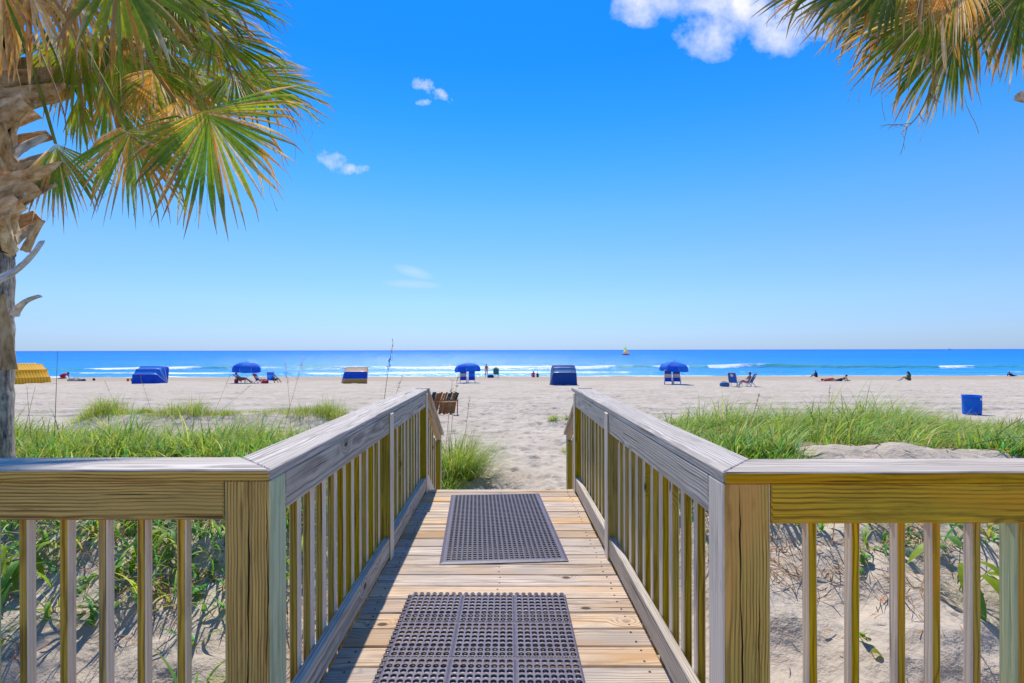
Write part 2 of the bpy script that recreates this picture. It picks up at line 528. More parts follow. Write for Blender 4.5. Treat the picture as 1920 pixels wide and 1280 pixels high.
def sea_mat():
    m, t, p = new_mat('sea_water')
    tc = N(t, 'ShaderNodeTexCoord'); ob = tc.outputs['Object']
    sep = N(t, 'ShaderNodeSeparateXYZ'); t.links.new(ob, sep.inputs[0])
    ly = math_(t, 'LOGARITHM', math_(t, 'MAXIMUM', sep.outputs[1], 10.0), 10.0)     # 70 m .. 10 km
    lx = math_(t, 'DIVIDE', sep.outputs[0], math_(t, 'MAXIMUM', sep.outputs[1], 10.0))
    base = ramp(t, math_(t, 'MULTIPLY_ADD', ly, .4, -.7), [(.0, (.10, .42, .66)), (.07, (.03, .29, .66)), (.25, (.006, .215, .66)), (.6, (.003, .15, .56)), (1, (.002, .10, .42))])
    # wind streaks and cat's-paws
    cvx = N(t, 'ShaderNodeCombineXYZ'); t.links.new(math_(t, 'MULTIPLY', lx, 2.0), cvx.inputs[0]); t.links.new(math_(t, 'MULTIPLY', ly, 34.0), cvx.inputs[1])
    s1 = N(t, 'ShaderNodeTexNoise'); s1.inputs['Scale'].default_value = 1.0; s1.inputs['Detail'].default_value = 6; s1.inputs['Roughness'].default_value = .65
    t.links.new(cvx.outputs[0], s1.inputs['Vector'])
    sf = N(t, 'ShaderNodeMapRange'); sf.inputs[1].default_value = .42; sf.inputs[2].default_value = .72; sf.inputs[3].default_value = 0; sf.inputs[4].default_value = .55
    t.links.new(s1.outputs[0], sf.inputs[0])
    base = mixc(t, sf.outputs[0], base, (.02, .31, .78))
    at_ = N(t, 'ShaderNodeAttribute', attribute_name='Col')
    sp = N(t, 'ShaderNodeSeparateColor'); t.links.new(at_.outputs['Color'], sp.inputs[0])
    base = mixc(t, sp.outputs[1], base, (.09, .40, .27))            # thin green wave faces
    fn = N(t, 'ShaderNodeTexNoise'); fn.inputs['Scale'].default_value = 1.1; fn.inputs['Detail'].default_value = 7; fn.inputs['Roughness'].default_value = .65
    t.links.new(ob, fn.inputs['Vector'])
    ff = math_(t, 'MULTIPLY_ADD', math_(t, 'SUBTRACT', fn.outputs[0], .5), 2.2, math_(t, 'MULTIPLY_ADD', sp.outputs[0], 2.2, -.75), clamp=True)
    base = mixc(t, ff, base, (.86, .88, .90))
    t.links.new(base, p.inputs['Base Color'])
    t.links.new(math_(t, 'MULTIPLY_ADD', ff, .5, .14), p.inputs['Roughness'])
    p.inputs['IOR'].default_value = 1.33
    p.inputs['Specular IOR Level'].default_value = .12
    df = N(t, 'ShaderNodeBsdfDiffuse'); t.links.new(base, df.inputs[0])
    gl_ = N(t, 'ShaderNodeBsdfGlossy'); gl_.inputs['Roughness'].default_value = .22
    mxs = N(t, 'ShaderNodeMixShader')
    t.links.new(math_(t, 'MULTIPLY_ADD', ff, -.12, .15), mxs.inputs[0])
    t.links.new(df.outputs[0], mxs.inputs[1]); t.links.new(gl_.outputs[0], mxs.inputs[2])
    t.links.new(mxs.outputs[0], t.nodes['Material Output'].inputs[0])
    wv = N(t, 'ShaderNodeTexNoise'); wv.inputs['Scale'].default_value = .55; wv.inputs['Detail'].default_value = 6; wv.inputs['Roughness'].default_value = .62
    mp = N(t, 'ShaderNodeMapping'); mp.inputs['Scale'].default_value = (.35, 1, 1); t.links.new(ob, mp.inputs[0]); t.links.new(mp.outputs[0], wv.inputs['Vector'])
    b = N(t, 'ShaderNodeBump'); b.inputs['Strength'].default_value = 1.0; b.inputs['Distance'].default_value = .9
    t.links.new(wv.outputs[0], b.inputs['Height']); t.links.new(b.outputs[0], gl_.inputs['Normal']); t.links.new(b.outputs[0], df.inputs['Normal'])
    return m


SEA = sea_mat()
GRASS = leafy('grass_blades', .5, .5)
PALMLEAF = leafy('palm_leaf', .55, .5)
LITTER = leafy('dry_litter', .9, .1)
RUBBER = plain('black_rubber', (.072, .062, .085), .55, var=.25, scale=30, spec=.35, bump=.2)
RUBBER2 = plain('grey_rubber', (.105, .092, .13), .5, var=.2, scale=30, spec=.35, bump=.2)
STEEL = plain('galvanised_screw', (.3, .3, .3), .45, .6)
SKIN = plain('skin', (.55, .30, .19), .5, var=.06)
SKIN2 = plain('tanned_skin', (.38, .19, .105), .5, var=.06)
HAIR = plain('dark_hair', (.018, .012, .012), .5)
WHITE = plain('white_paint', (.78, .78, .78), .5, var=.05)

WOODF = plain('varnished_frame', (.40, .22, .10), .5, var=.2)
REDWOOD = plain('redwood_slat', (.42, .15, .035), .6, var=.35, scale=14)
DARKWOOD = plain('dark_slat', (.06, .065, .06), .6, var=.3, scale=14)
ALU = plain('aluminium', (.6, .62, .64), .35, .8, var=.05)
RED = plain('red_fabric', (.62, .03, .06), .7)
ORANGE = plain('orange_fabric', (.75, .16, .04), .7)
GREENC = plain('green_fabric', (.02, .20, .15), .7)
OLIVEC = plain('olive_fabric', (.10, .14, .07), .8)
YELLOWP = plain('yellow_fabric', (.75, .48, .06), .7)
PINK = plain('pink_fabric', (.75, .25, .30), .7)
BLACK = plain('black_fabric', (.015, .015, .02), .7)


def cloth(name, col, trans=.38, var=.1):
    """thin canvas that lets some light through"""
    m = plain(name, col, .75, var=var, scale=4)
    t = m.node_tree; p = t.nodes['Principled BSDF']
    tr = N(t, 'ShaderNodeBsdfTranslucent')
    t.links.new(p.inputs['Base Color'].links[0].from_socket, tr.inputs[0])
    mx = N(t, 'ShaderNodeMixShader'); mx.inputs[0].default_value = trans
    t.links.new(p.outputs[0], mx.inputs[1]); t.links.new(tr.outputs[0], mx.inputs[2])
    t.links.new(mx.outputs[0], t.nodes['Material Output'].inputs[0])
    return m


TANC = cloth('tan_canvas', (.72, .50, .34)); BROWNC = cloth('brown_canvas', (.52, .27, .05), .2)
BLUE = cloth('blue_canvas', (.015, .09, .58), .42); BLUE_L = cloth('bright_blue_canvas', (.02, .22, .80), .42)
NAVY = cloth('navy_canvas', (.02, .08, .32), .35); NAVY_L = cloth('faded_navy_canvas', (.09, .25, .52), .4)
UMB = cloth('umbrella_canvas', (.014, .15, .78), .45)


def stripe_mat(name, a, b, scale, axis=0):
    m, t, p = new_mat(name)
    tc = N(t, 'ShaderNodeTexCoord'); s = N(t, 'ShaderNodeSeparateXYZ'); t.links.new(tc.outputs['Object'], s.inputs[0])
    f = math_(t, 'GREATER_THAN', math_(t, 'FRACT', math_(t, 'MULTIPLY', s.outputs[axis], scale)), .5)
    c_ = mixc(t, f, a, b)
    t.links.new(c_, p.inputs['Base Color']); p.inputs['Roughness'].default_value = .75
    tr = N(t, 'ShaderNodeBsdfTranslucent'); t.links.new(c_, tr.inputs[0])
    mx = N(t, 'ShaderNodeMixShader'); mx.inputs[0].default_value = .4
    t.links.new(p.outputs[0], mx.inputs[1]); t.links.new(tr.outputs[0], mx.inputs[2])
    t.links.new(mx.outputs[0], t.nodes['Material Output'].inputs[0])
    return m


YSTRIPE = stripe_mat('yellow_striped_canvas', (.98, .60, .03), (.80, .38, .02), 4.5)
RSTRIPE = stripe_mat('red_striped_canvas', (.60, .05, .05), (.55, .40, .20), 9.0, 0)

# ------------------------------------------------------------------ the ground
def beach(y):
    return np.where(y < 5.5, -.643, -.5 - .026 * y)


def ground(x, y):
    x = np.asarray(x, float); y = np.asarray(y, float)
    b = beach(y)
    wl = sstep(-.98, -1.75, x + .18 * vnoise(y * .9, x * 0, 5) + .05 * np.clip(y - 5, 0, 30))
    L = np.interp(y, [0, 1.9, 2.3, 3.2, 4.4, 5.2, 6, 8, 9.5, 11, 12.5], [-.64, -.62, -.56, -.27, .06, .07, -.02, -.28, -.5, -.66, -.80])
    L = np.where(y > 12.5, b, L)
    wr = sstep(.95, 1.75, x + .18 * vnoise(y * .9, x * 0, 9) - .03 * np.clip(y - 5, 0, 30))
    Rr = np.interp(y, [0, 1.9, 2.3, 3.0, 3.9, 5.0, 6, 8, 9.5, 11, 12.5], [-.64, -.62, -.57, -.36, -.04, .10, .06, -.10, -.32, -.6, -.80])
    Rr = np.where(y > 12.5, b, Rr)
    z = b + (L - b) * wl + (Rr - b) * wr
    # mound behind the right fence, low ridge out on the left, small scarps by the path
    z = z + .25 * np.exp(-((x - 3.55) / .95) ** 2 - ((y - 4.85) / .55) ** 2)
    z = z + .10 * np.exp(-((x - 5.2) / .8) ** 2 - ((y - 5.0) / .5) ** 2)
    rid = sstep(-12.2, -10.6, x) * sstep(-3.6, -5.4, x)
    yr = 13.3 + .35 * np.sin(x * .9)
    prof = np.where(y < yr, np.exp(-((y - yr) / 1.0) ** 2), np.exp(-((y - yr) / 1.6) ** 2))
    z = z + .46 * rid * prof
    z = z + .16 * np.exp(-((x - 2.3) / 1.0) ** 2) * np.where(y < 14.4, np.exp(-((y - 14.4) / .35) ** 2), np.exp(-((y - 14.4) / 1.4) ** 2))
    z = z + .10 * np.exp(-((x - 1.9) / .8) ** 2) * np.where(y < 11.0, np.exp(-((y - 11.0) / .2) ** 2), np.exp(-((y - 11.0) / 1.2) ** 2))
    dune = np.clip(wl + wr, 0, 1) * sstep(13, 8, y)
    lump = sstep(2.1, 2.7, y) * sstep(4.8, 4.0, y)
    z = z + dune * (.09 * fbm(x * 1.1, y * 1.1, 3, 4) + .05 * np.abs(fbm(x * 2.6, y * 2.6, 8, 3)) + lump * (.16 * fbm(x * 1.9, y * 2.2, 13, 3) + .10 * np.abs(fbm(x * 5, y * 5, 14, 2))))
    fade = sstep(66, 48, y)
    z = z + fade * (.05 * fbm(x * .45, y * .6, 21, 3) + .055 * fbm(x * 2.0, y * 2.0, 31, 3) * sstep(60, 30, y))
    # wheel ruts running along the shore
    for k, (yy, a) in enumerate(((17.2, .022), (18.6, .028), (19.0, .02), (21.5, .03), (22.1, .03), (25.3, .028), (25.9, .028), (30.0, .035), (30.8, .035), (36, .03))):
        ym = yy + .35 * np.sin(x * .07 + k) + .25 * vnoise(x * .12, x * 0 + k, 40)
        a = a * 1.7
        z = z - a * np.exp(-((y - ym) / .16) ** 2) + a * .6 * np.exp(-((y - ym - .3) / .14) ** 2)
    return z


def gz(x, y):
    return float(ground(np.array([x]), np.array([y]))[0])


def axis(lo, hi, dense, step, growth):
    a = list(np.arange(dense[0], dense[1], step))
    s = step; v = a[-1]
    while v < hi:
        s *= growth; v += s; a.append(v)
    s = step; v = a[0]; pre = []
    while v > lo:
        s *= growth; v -= s; pre.append(v)
    return np.array(pre[::-1] + a)


def build_ground():
    xs = axis(-1500, 1500, (-6.5, 6.5), .055, 1.06)
    ys = axis(-40, 130, (1.6, 21), .055, 1.022)
    X, Y = np.meshgrid(xs, ys)
    Z = ground(X, Y)
    # footprints trodden into the path and the open beach
    fx = []
    for i in range(900):
        y = 5.2 + 16 * rnd.random() ** 1.3
        w = .75 + max(0, y - 8) * .42
        fx.append((rnd.gauss(.15, w * .55), y))
    for i in range(900):
        fx.append((rnd.uniform(-6, 6), rnd.uniform(11, 21)))
    for (x0, y0) in fx:
        i0, i1 = np.searchsorted(xs, (x0 - .4, x0 + .4)); j0, j1 = np.searchsorted(ys, (y0 - .4, y0 + .4))
        if i1 <= i0 or j1 <= j0: continue
        a = rnd.gauss(0, .5); dx = X[j0:j1, i0:i1] - x0; dy = Y[j0:j1, i0:i1] - y0
        u = dx * math.cos(a) + dy * math.sin(a); v = -dx * math.sin(a) + dy * math.cos(a)
        r = np.sqrt((u / .075) ** 2 + (v / .14) ** 2)
        d = rnd.uniform(.012, .035)
        Z[j0:j1, i0:i1] += -d * np.exp(-r ** 2) + d * .45 * np.exp(-((r - 1.5) / .45) ** 2)
    V = np.stack([X, Y, Z], -1).reshape(-1, 3)
    nx = len(xs); j, i = np.meshgrid(np.arange(len(ys) - 1), np.arange(nx - 1), indexing='ij')
    a = (j * nx + i).ravel()
    Fq = np.stack([a, a + 1, a + nx + 1, a + nx], -1)
    o = link('sand_beach', np_mesh('sand_beach', V, Fq, smooth=True), mats=SAND)
    tag(o, 'pale trampled sand of the beach and dunes', 'beach', kind='structure')


build_ground()

# ------------------------------------------------------------------ the sea
SEAZ = -2.2


def build_sea():
    ys = np.concatenate([np.arange(61, 110, .22), 110 * 1.045 ** np.arange(0, 148)])
    xs0 = np.concatenate([np.linspace(-9, -1.4, 14), np.linspace(-1.25, 1.25, 420), np.linspace(1.4, 9, 14)])
    tx = xs0
    J = len(ys); I = len(tx)
    Yg = np.repeat(ys[:, None], I, 1)
    Xg = tx[None, :] * np.maximum(Yg, 75.0)
    Z = np.full_like(Xg, SEAZ)
    foam = np.zeros_like(Xg); green = np.zeros_like(Xg)
    far = sstep(160, 100, Yg)
    # breaker: stands out at some stretches along the shore, foams at others
    n1 = fbm(Xg / 26.0, Xg * 0 + 1.5, 61, 3)
    yb = 91 + 5 * fbm(Xg / 40, Xg * 0, 62, 2)
    amp = .30 + .55 * np.clip(n1 + .35, 0, 1)
    d = Yg - yb
    crest = np.where(d < 0, np.exp(-(d / 1.1) ** 2), np.exp(-(d / 3.2) ** 2))
    Z += amp * crest * 1.05
    brk = np.clip(.72 + 1.5 * fbm(Xg / 17.0, Xg * 0 + 7.0, 71, 3), 0, 1)
    px = VX + F * Xg / Yg
    # unbroken green stretches where the photograph shows them
    for c, w in ((112, 26), (425, 38), (1170, 32), (1210, 26), (700, 34)):
        brk = brk * (1 - .92 * np.exp(-((px - c) / w) ** 2))
    brk = np.where((px > 1290) & (px < 1330), brk * .2, brk)
    brk = np.where((px > 1440) & (px < 1760), brk * .12, brk)
    foam += 1.25 * brk * np.where(d < 0, np.exp(-(d / 1.5) ** 2), np.exp(-(d / .6) ** 2)) * 1.0
    green += (1 - brk) * np.where(d < 0, np.exp(-(d / 1.6) ** 2), np.exp(-(d / .4) ** 2)) * .9
    # second, smaller one inshore and the swash
    yb2 = 75.5 + 2.2 * fbm(Xg / 22, Xg * 0 + 3, 81, 3)
    d2 = Yg - yb2
    Z += .16 * np.where(d2 < 0, np.exp(-(d2 / .7) ** 2), np.exp(-(d2 / 2.0) ** 2))
    f2 = np.clip(.62 + 1.3 * fbm(Xg / 12, Xg * 0 + 9, 85, 3), 0, 1)
    f2 = np.where(px > 1300, f2 * .55, f2)
    foam += .95 * f2 * np.where(d2 < 0, np.exp(-(d2 / 1.7) ** 2), np.exp(-(d2 / 1.0) ** 2))
    ysw = 65.2 + 2.0 * fbm(Xg / 9, Xg * 0 + 2, 91, 3)
    d3 = Yg - ysw
    foam += np.where(d3 < 0, 0.0, np.exp(-(d3 / 1.6) ** 2)) * np.where(px > 1500, .55, .95)
    foam += .22 * sstep(92, 70, Yg) * np.clip(fbm(Xg / 3, Yg / 1.2, 95, 4) * 2 + .35, 0, 1) * np.where(px > 1300, .6, 1)
    Z += far * (.10 * fbm(Xg / 9, Yg / 3.0, 51, 3))
    Z = np.where(d3 < 0, Z - .25 * np.clip(-d3, 0, 2), Z)
    swell = .18 * np.sin(Yg / 5.5 + 2 * fbm(Xg / 60, Yg / 40, 55, 2)) * sstep(96, 112, Yg) * sstep(400, 200, Yg)
    Z += swell
    V = np.stack([Xg, Yg, Z], -1).reshape(-1, 3)
    j, i = np.meshgrid(np.arange(J - 1), np.arange(I - 1), indexing='ij'); a = (j * I + i).ravel()
    Fq = np.stack([a, a + 1, a + I + 1, a + I], -1)
    col = np.stack([np.clip(foam, 0, 1.3), np.clip(green, 0, 1), np.zeros_like(foam)], -1).reshape(-1, 3)
    o = link('sea', np_mesh('sea', V, Fq, col, smooth=True), mats=SEA)
    tag(o, 'blue sea with white breakers along the shore', 'sea', kind='structure')


build_sea()

# ------------------------------------------------------------------ boards
_boards = {}


def board_mesh(L, w, t, mats, bevel=.004, warp=0.0):
    """bevelled board, length on local X, width on local Y, thickness on local Z.
    mats: one material or a dict of face direction ('x','y','z','+z'...) -> material"""
    key = (round(L, 3), round(w, 3), round(t, 3), tuple(sorted((k, v.name) for k, v in mats.items())) if isinstance(mats, dict) else mats.name, bevel)
    if key in _boards:
        return _boards[key]
    bm = bmesh.new()
    add_box(bm, (0, 0, 0), (L, w, t), bevel=bevel)
    bm.normal_update()
    me = bpy.data.meshes.new('board')
    if isinstance(mats, dict):
        order = list(dict.fromkeys(mats.values()))
        for f in bm.faces:
            n = f.normal; ax = max(range(3), key=lambda k: abs(n[k])); nm = 'xyz'[ax]; sg = ('+' if n[ax] > 0 else '-') + nm
            m = mats.get(sg, mats.get(nm, mats.get('d')))
            f.material_index = order.index(m)
    bm.to_mesh(me); bm.free()
    for m in (order if isinstance(mats, dict) else [mats]):
        me.materials.append(m)
    _boards[key] = me
    return me


def board(name, parent, p0, p1, w, t, mats, wdir=(0, 0, 1), bevel=.004):
    """board from p0 to p1 (centre line, world), width along wdir"""
    p0, p1 = Vector(p0), Vector(p1)
    X = (p1 - p0); L = X.length; X.normalize()
    Yd = Vector(wdir); Yd = (Yd - X * Yd.dot(X)).normalized()
    Zd = X.cross(Yd)
    me = board_mesh(L, w, t, mats, bevel)
    o = bpy.data.objects.new(name, me); C.objects.link(o)
    rot = Matrix((X, Yd, Zd)).transposed().to_4x4()
    o.rotation_euler = rot.to_euler()
    o.parent = parent
    o.location = (p0 + p1) / 2 - (wmat(parent).translation if parent else Vector())
    return o


def mitred(name, parent, poly, z0, z1, axis_x, mats_top, mats_side, bevel=.004):
    """flat board with a free outline (world xy), length along axis_x"""
    c = Vector((sum(p[0] for p in poly) / len(poly), sum(p[1] for p in poly) / len(poly), (z0 + z1) / 2))
    X = Vector(axis_x).normalized(); rot = Matrix((X, Vector((0, 0, 1)).cross(X), Vector((0, 0, 1)))).transposed()
    inv = rot.inverted()
    bm = bmesh.new()
    bot = [bm.verts.new(inv @ (Vector((p[0], p[1], z0)) - c)) for p in poly]
    top = [bm.verts.new(inv @ (Vector((p[0], p[1], z1)) - c)) for p in poly]
    bm.faces.new(top); bm.faces.new(bot[::-1])
    for k in range(len(poly)):
        bm.faces.new((bot[k], bot[(k + 1) % len(poly)], top[(k + 1) % len(poly)], top[k]))
    bmesh.ops.recalc_face_normals(bm, faces=bm.faces[:])
    bmesh.ops.bevel(bm, geom=bm.edges[:], offset=bevel, segments=1, affect='EDGES')
    bm.normal_update()
    for f in bm.faces:
        n = rot @ f.normal
        f.material_index = 0 if n.z > .4 else 1 if abs(n.y) > .7 else 2
    me = bpy.data.meshes.new(name); bm.to_mesh(me); bm.free()
    for m in (mats_top, mats_side, W_GREY): me.materials.append(m)
    o = bpy.data.objects.new(name, me); C.objects.link(o)
    o.rotation_euler = rot.to_euler(); o.parent = parent; o.location = c - wmat(parent).translation
    return o


XL, XR = -.710, .645         # inner faces of the two walkway railings
YL, YR = 1.500, 1.456        # front edges of the two fences
ZC = .940                    # top of the handrail boards
CT = .034
DECK_END = 4.60
RB, RT = .785, .905          # upper rail
# local Y of an upright board is turned to world X or Y; these name faces by that, lit sides and shaded fronts put into the colour
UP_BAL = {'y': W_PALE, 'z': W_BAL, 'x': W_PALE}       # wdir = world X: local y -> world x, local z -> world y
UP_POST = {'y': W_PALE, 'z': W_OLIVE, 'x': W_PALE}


def upright(name, parent, x0, x1, y0, y1, z0, z1, mats, bevel=.004):
    return board(name, parent, ((x0 + x1) / 2, (y0 + y1) / 2, z0), ((x0 + x1) / 2, (y0 + y1) / 2, z1), x1 - x0, y1 - y0, mats, (1, 0, 0), bevel)


# boardwalk ---------------------------------------------------------
bw = thing('boardwalk', (-.03, 3.0, 0), 'weathered plank boardwalk with steps leading straight down to the sand', 'boardwalk')
y = 1.62
k = 0
while y < DECK_END - .02:
    w = .139
    y1 = min(y + w, DECK_END)
    ln = XR - XL + .02 + rnd.uniform(-.01, .01)
    o = board('plank', bw, (XL - .01, (y + y1) / 2, -.019 + rnd.uniform(-.0022, .0022)), (XL - .01 + ln, (y + y1) / 2, -.019 + rnd.uniform(-.0022, .0022)), y1 - y - .006, .038, W_DECK, (0, 1, 0), .005)
    o.rotation_euler.rotate_axis('Z', rnd.uniform(-.0025, .0025))
    y += w; k += 1
for x in (XL + .03, -.03, XR - .03):
    board('joist', bw, (x, 1.62, -.115), (x, DECK_END - .01, -.115), .15, .04, W_BROWN)
board('end_fascia', bw, (XL, DECK_END + .024, -.06), (XR, DECK_END + .024, -.06), .11, .038, {'d': W_GREY, 'x': W_GREY, 'y': W_GREY, 'z': W_GREY})
# steps down to the sand
for i in range(3):
    yy = DECK_END + .06 + .27 * i; zz = -.16 - .165 * i
    for q in range(2):
        board('tread', bw, (XL, yy + .065 + q * .135, zz - .019), (XR, yy + .065 + q * .135, zz - .019), .13, .038, W_DECK, (0, 1, 0))
    board('riser', bw, (XL + .02, yy + .01, zz - .095), (XR - .02, yy + .01, zz - .095), .11, .02, W_BROWN)
for x in (XL + .02, XR - .02):
    board('stringer', bw, (x, DECK_END + .03, -.24), (x, DECK_END + 1.0, -.83), .24, .038, W_BROWN)
for x in (XL - .05, XR + .05):
    for yy in (2.0, 4.2):
        board('pile', bw, (x, yy, -1.0), (x, yy, -.05), .12, .08, W_BROWN, (1, 0, 0))

bm = bmesh.new(); add_lathe(bm, [(.0055, 0), (.0050, .0015), (.0012, .0010), (.0008, .0002)], 8)
SCREW = bm_mesh('screw', bm); SCREW.materials.append(plain('rusty_screw', (.10, .07, .055), .6, .3))
for ch in [c for c in bw.children if c.name.startswith('plank')]:
    for sx in (XL + .06, XR - .06, -.03):
        for dy in (-.035, .035):
            w0 = ch.location + bw.location
            o = link('screw', SCREW, bw, (sx + rnd.uniform(-.008, .008) - bw.location.x, ch.location.y + dy + rnd.uniform(-.005, .005), ch.location.z + .0190))

# platform the photograph is taken from
pf = thing('platform_deck', (0, 0, 0), 'plank platform in front of the two fences at the start of the boardwalk', 'deck')
y = -1.1
while y < 1.60:
    for (xa, xb) in ((-3.4, -.02), (-.014, 3.4)):
        board('plank', pf, (xa, y + .0695, -.019 + rnd.uniform(-.002, .002)), (xb, y + .0695, -.019 + rnd.uniform(-.002, .002)), .133, .038, W_DECK, (0, 1, 0), .005)
    y += .139
for x in (-3.3, -1.6, 0.0, 1.6, 3.3):
    board('joist', pf, (x, -1.1, -.115), (x, 1.59, -.115), .15, .04, W_BROWN)

# walkway railings ---------------------------------------------------
def side_rail(sign, xi, y0, label):
    """sign -1: left railing, its inner face at xi; +1: right"""
    s = sign
    P = thing('walkway_railing', (xi + s * .05, 3.1, 0), label, 'railing', 'railings along the boardwalk')
    inner = '+x' if s < 0 else '-x'

    def U(name, a, b, ya, yb, z0, z1, mats):
        x0, x1 = sorted((xi + s * a, xi + s * b))
        return upright(name, P, x0, x1, ya, yb, z0, z1, mats)
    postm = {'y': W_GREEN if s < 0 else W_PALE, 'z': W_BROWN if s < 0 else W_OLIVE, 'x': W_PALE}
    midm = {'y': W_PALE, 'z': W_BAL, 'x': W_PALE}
    cw = .18 if s < 0 else .163
    U('corner_post', 0.0, .140, y0 + .006, y0 + .112, -.75, ZC - CT - .001, postm)
    mid = 3.07
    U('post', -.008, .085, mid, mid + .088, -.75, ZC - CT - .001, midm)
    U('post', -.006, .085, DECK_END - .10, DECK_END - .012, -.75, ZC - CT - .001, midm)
    # rails
    rail = {'d': W_GREY, 'x': W_GREY, 'y': W_GREY, 'z': W_GREY}
    for ya, yb in ((y0 + .115, mid - .002), (mid + .090, DECK_END - .102)):
        board('top_rail', P, (xi + s * .019, ya, (RB + RT) / 2), (xi + s * .019, yb, (RB + RT) / 2), RT - RB, .038, W_SIDE)
        board('bottom_rail', P, (xi + s * .019, ya, .083), (xi + s * .019, yb, .083), .118, .038, W_SIDE)
        n = int(round((yb - ya) / .134)) 
        for q in range(n):
            yy = ya + (q + .62) * (yb - ya) / (n + .25)
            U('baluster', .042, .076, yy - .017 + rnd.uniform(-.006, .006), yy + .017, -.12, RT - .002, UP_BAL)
    # cap
    xo = xi + s * cw
    mit_y = y0 + (cw if s < 0 else .177)
    poly = [(xi, y0 + .003), (xi, DECK_END + .15), (xo, DECK_END + .15), (xo, mit_y + .001)]
    mitred('handrail_cap', P, poly, ZC - CT, ZC, (0, 1, 0), W_GREY, W_GREY)
    # stair railing
    xs_ = xi + (s * .0 if s < 0 else s * .055)
    ys0, ys1 = DECK_END + .02, 5.62
    zs0, zs1 = .86, .27

    def xz(a): return xs_ + s * a
    board('stair_handrail', P, (xz(.03), ys0, zs0), (xz(.03), ys1 + .06, zs1), .09, .04, {'d': W_STAIR, 'x': W_STAIR, 'y': W_STAIR, 'z': W_STAIR})
    board('stair_cap', P, (xz(.05), ys0 - .02, zs0 + .075), (xz(.05), ys1 + .10, zs1 + .062), .13, .03, W_GREY, (1, 0, 0))
    x0, x1 = sorted((xz(.0), xz(.085)))
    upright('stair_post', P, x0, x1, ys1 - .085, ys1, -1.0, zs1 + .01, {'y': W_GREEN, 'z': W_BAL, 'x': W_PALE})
    board('stair_bottom_rail', P, (xz(.02), ys0, .10), (xz(.02), ys1 - .09, -.46), .10, .036, W_PALE)
    for q in range(6):
        f = (q + .7) / 6.6
        yy = ys0 + f * (ys1 - ys0 - .08)
        x0, x1 = sorted((xz(.042), xz(.076)))
        upright('baluster', P, x0, x1, yy - .017, yy + .017, -.02 - f * .56, zs0 - f * (zs0 - zs1) - .01, UP_BAL)
    return P


side_rail(-1, XL, YL, 'grey weathered railing on the left side of the boardwalk, with green-tinted corner post')
side_rail(1, XR, YR, 'grey weathered railing on the right side of the boardwalk, with knotty grained top rail')


def front_fence(s, xi, y0, label, bal_x, post_x):
    P = thing('fence', (xi + s * .9, y0 + .05, 0), label, 'fence', 'fences beside the boardwalk entrance')
    xe = s * 3.3
    xa = xi + s * .142
    cw = .178
    rm = W_BROWN if s < 0 else W_OLIVE
    poly = [(xi - s * .001, y0), (xi + s * (.18 if s < 0 else .163), y0 + cw), (xe, y0 + cw), (xe, y0)]
    mitred('handrail_cap', P, poly, ZC - CT, ZC, (1, 0, 0), W_GREY, rm)
    a2, b2 = xa + s * .002, xe
    board('top_rail', P, (a2, y0 + .027, (RB + RT) / 2), (b2, y0 + .027, (RB + RT) / 2), RT - RB, .038, rm)
    board('bottom_rail', P, (a2, y0 + .027, .09), (b2, y0 + .027, .09), .118, .038, rm)
    for px in post_x:
        x0, x1 = sorted((px, px + s * .09))
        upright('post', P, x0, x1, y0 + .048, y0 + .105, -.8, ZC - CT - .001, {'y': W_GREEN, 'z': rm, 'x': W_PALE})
    for x in bal_x:
        dx = rnd.uniform(-.004, .004)
        o = upright('baluster', P, x - .0155, x + .0155, y0 + .049, y0 + .080, -.06, RT - .002, {'y': W_PALE, 'z': W_BROWN if s < 0 else W_OLIVE, 'x': W_PALE})  # paler lit sides, darker shaded front and back, set by colour
        o.rotation_euler.rotate_axis('Z', rnd.uniform(-.006, .006))
        o.location.x += dx
    return P


yb = YL + .052
lb = [(px - VX) / F * yb for px in (43.5, 118, 191, 266, 339)]
lb += [-1.80 - .124 * i for i in range(12)]
front_fence(-1, XL, YL, 'brown wooden fence left of the boardwalk entrance, partly in palm shade', lb, [-1.625])
yb = YR + .052
rb_ = [(px - VX) / F * yb for px in (1521, 1602, 1687, 1752, 1829)]
rb_ += [1.75 + .124 * i for i in range(12)]
front_fence(1, XR, YR, 'golden olive wooden fence right of the boardwalk entrance', rb_, [1.553])

# drying checks split down the faces of the two corner posts, nail heads beside them
CHECK = plain('split_shadow', (.018, .011, .005), .95)


def check(parent, x, y_, z0, z1, w, seed, name='split'):
    r = random.Random(seed); V, Fq = [], []
    n = 26; xx = x
    for k in range(n + 1):
        t = k / n; xx += r.uniform(-.0022, .0022)
        ww = w * (.25 + .75 * abs(math.sin(t * 7 + seed))) * min(1, 6 * t + .3, 6 * (1 - t) + .1)
        z = z0 + (z1 - z0) * t
        V += [(xx - ww / 2, 0, z), (xx, .0004, z), (xx + ww / 2, 0, z)]
    for k in range(n):
        a = 3 * k; Fq += [(a, a + 1, a + 4, a + 3), (a + 1, a + 2, a + 5, a + 4)]
    pl0 = wmat(parent).translation
    link(name, np_mesh(name, np.array(V) - np.array([pl0.x, 0, 0]), np.array(Fq)), parent, (0, y_ - pl0.y, 0), mats=CHECK)


rails = [o for o in C.objects if o.name.startswith('walkway_railing')]
rl = min(rails, key=lambda o: o.location.x); rr_ = max(rails, key=lambda o: o.location.x)
check(rl, XL - .066, YL + .0052, -.05, .90, .0055, 3)
check(rl, XL - .016, YL + .0052, .35, .86, .0025, 5)
check(rr_, XR + .058, YR + .0052, -.05, .90, .0050, 8)
check(rr_, XR + .110, YR + .0052, .1, .60, .0022, 9)

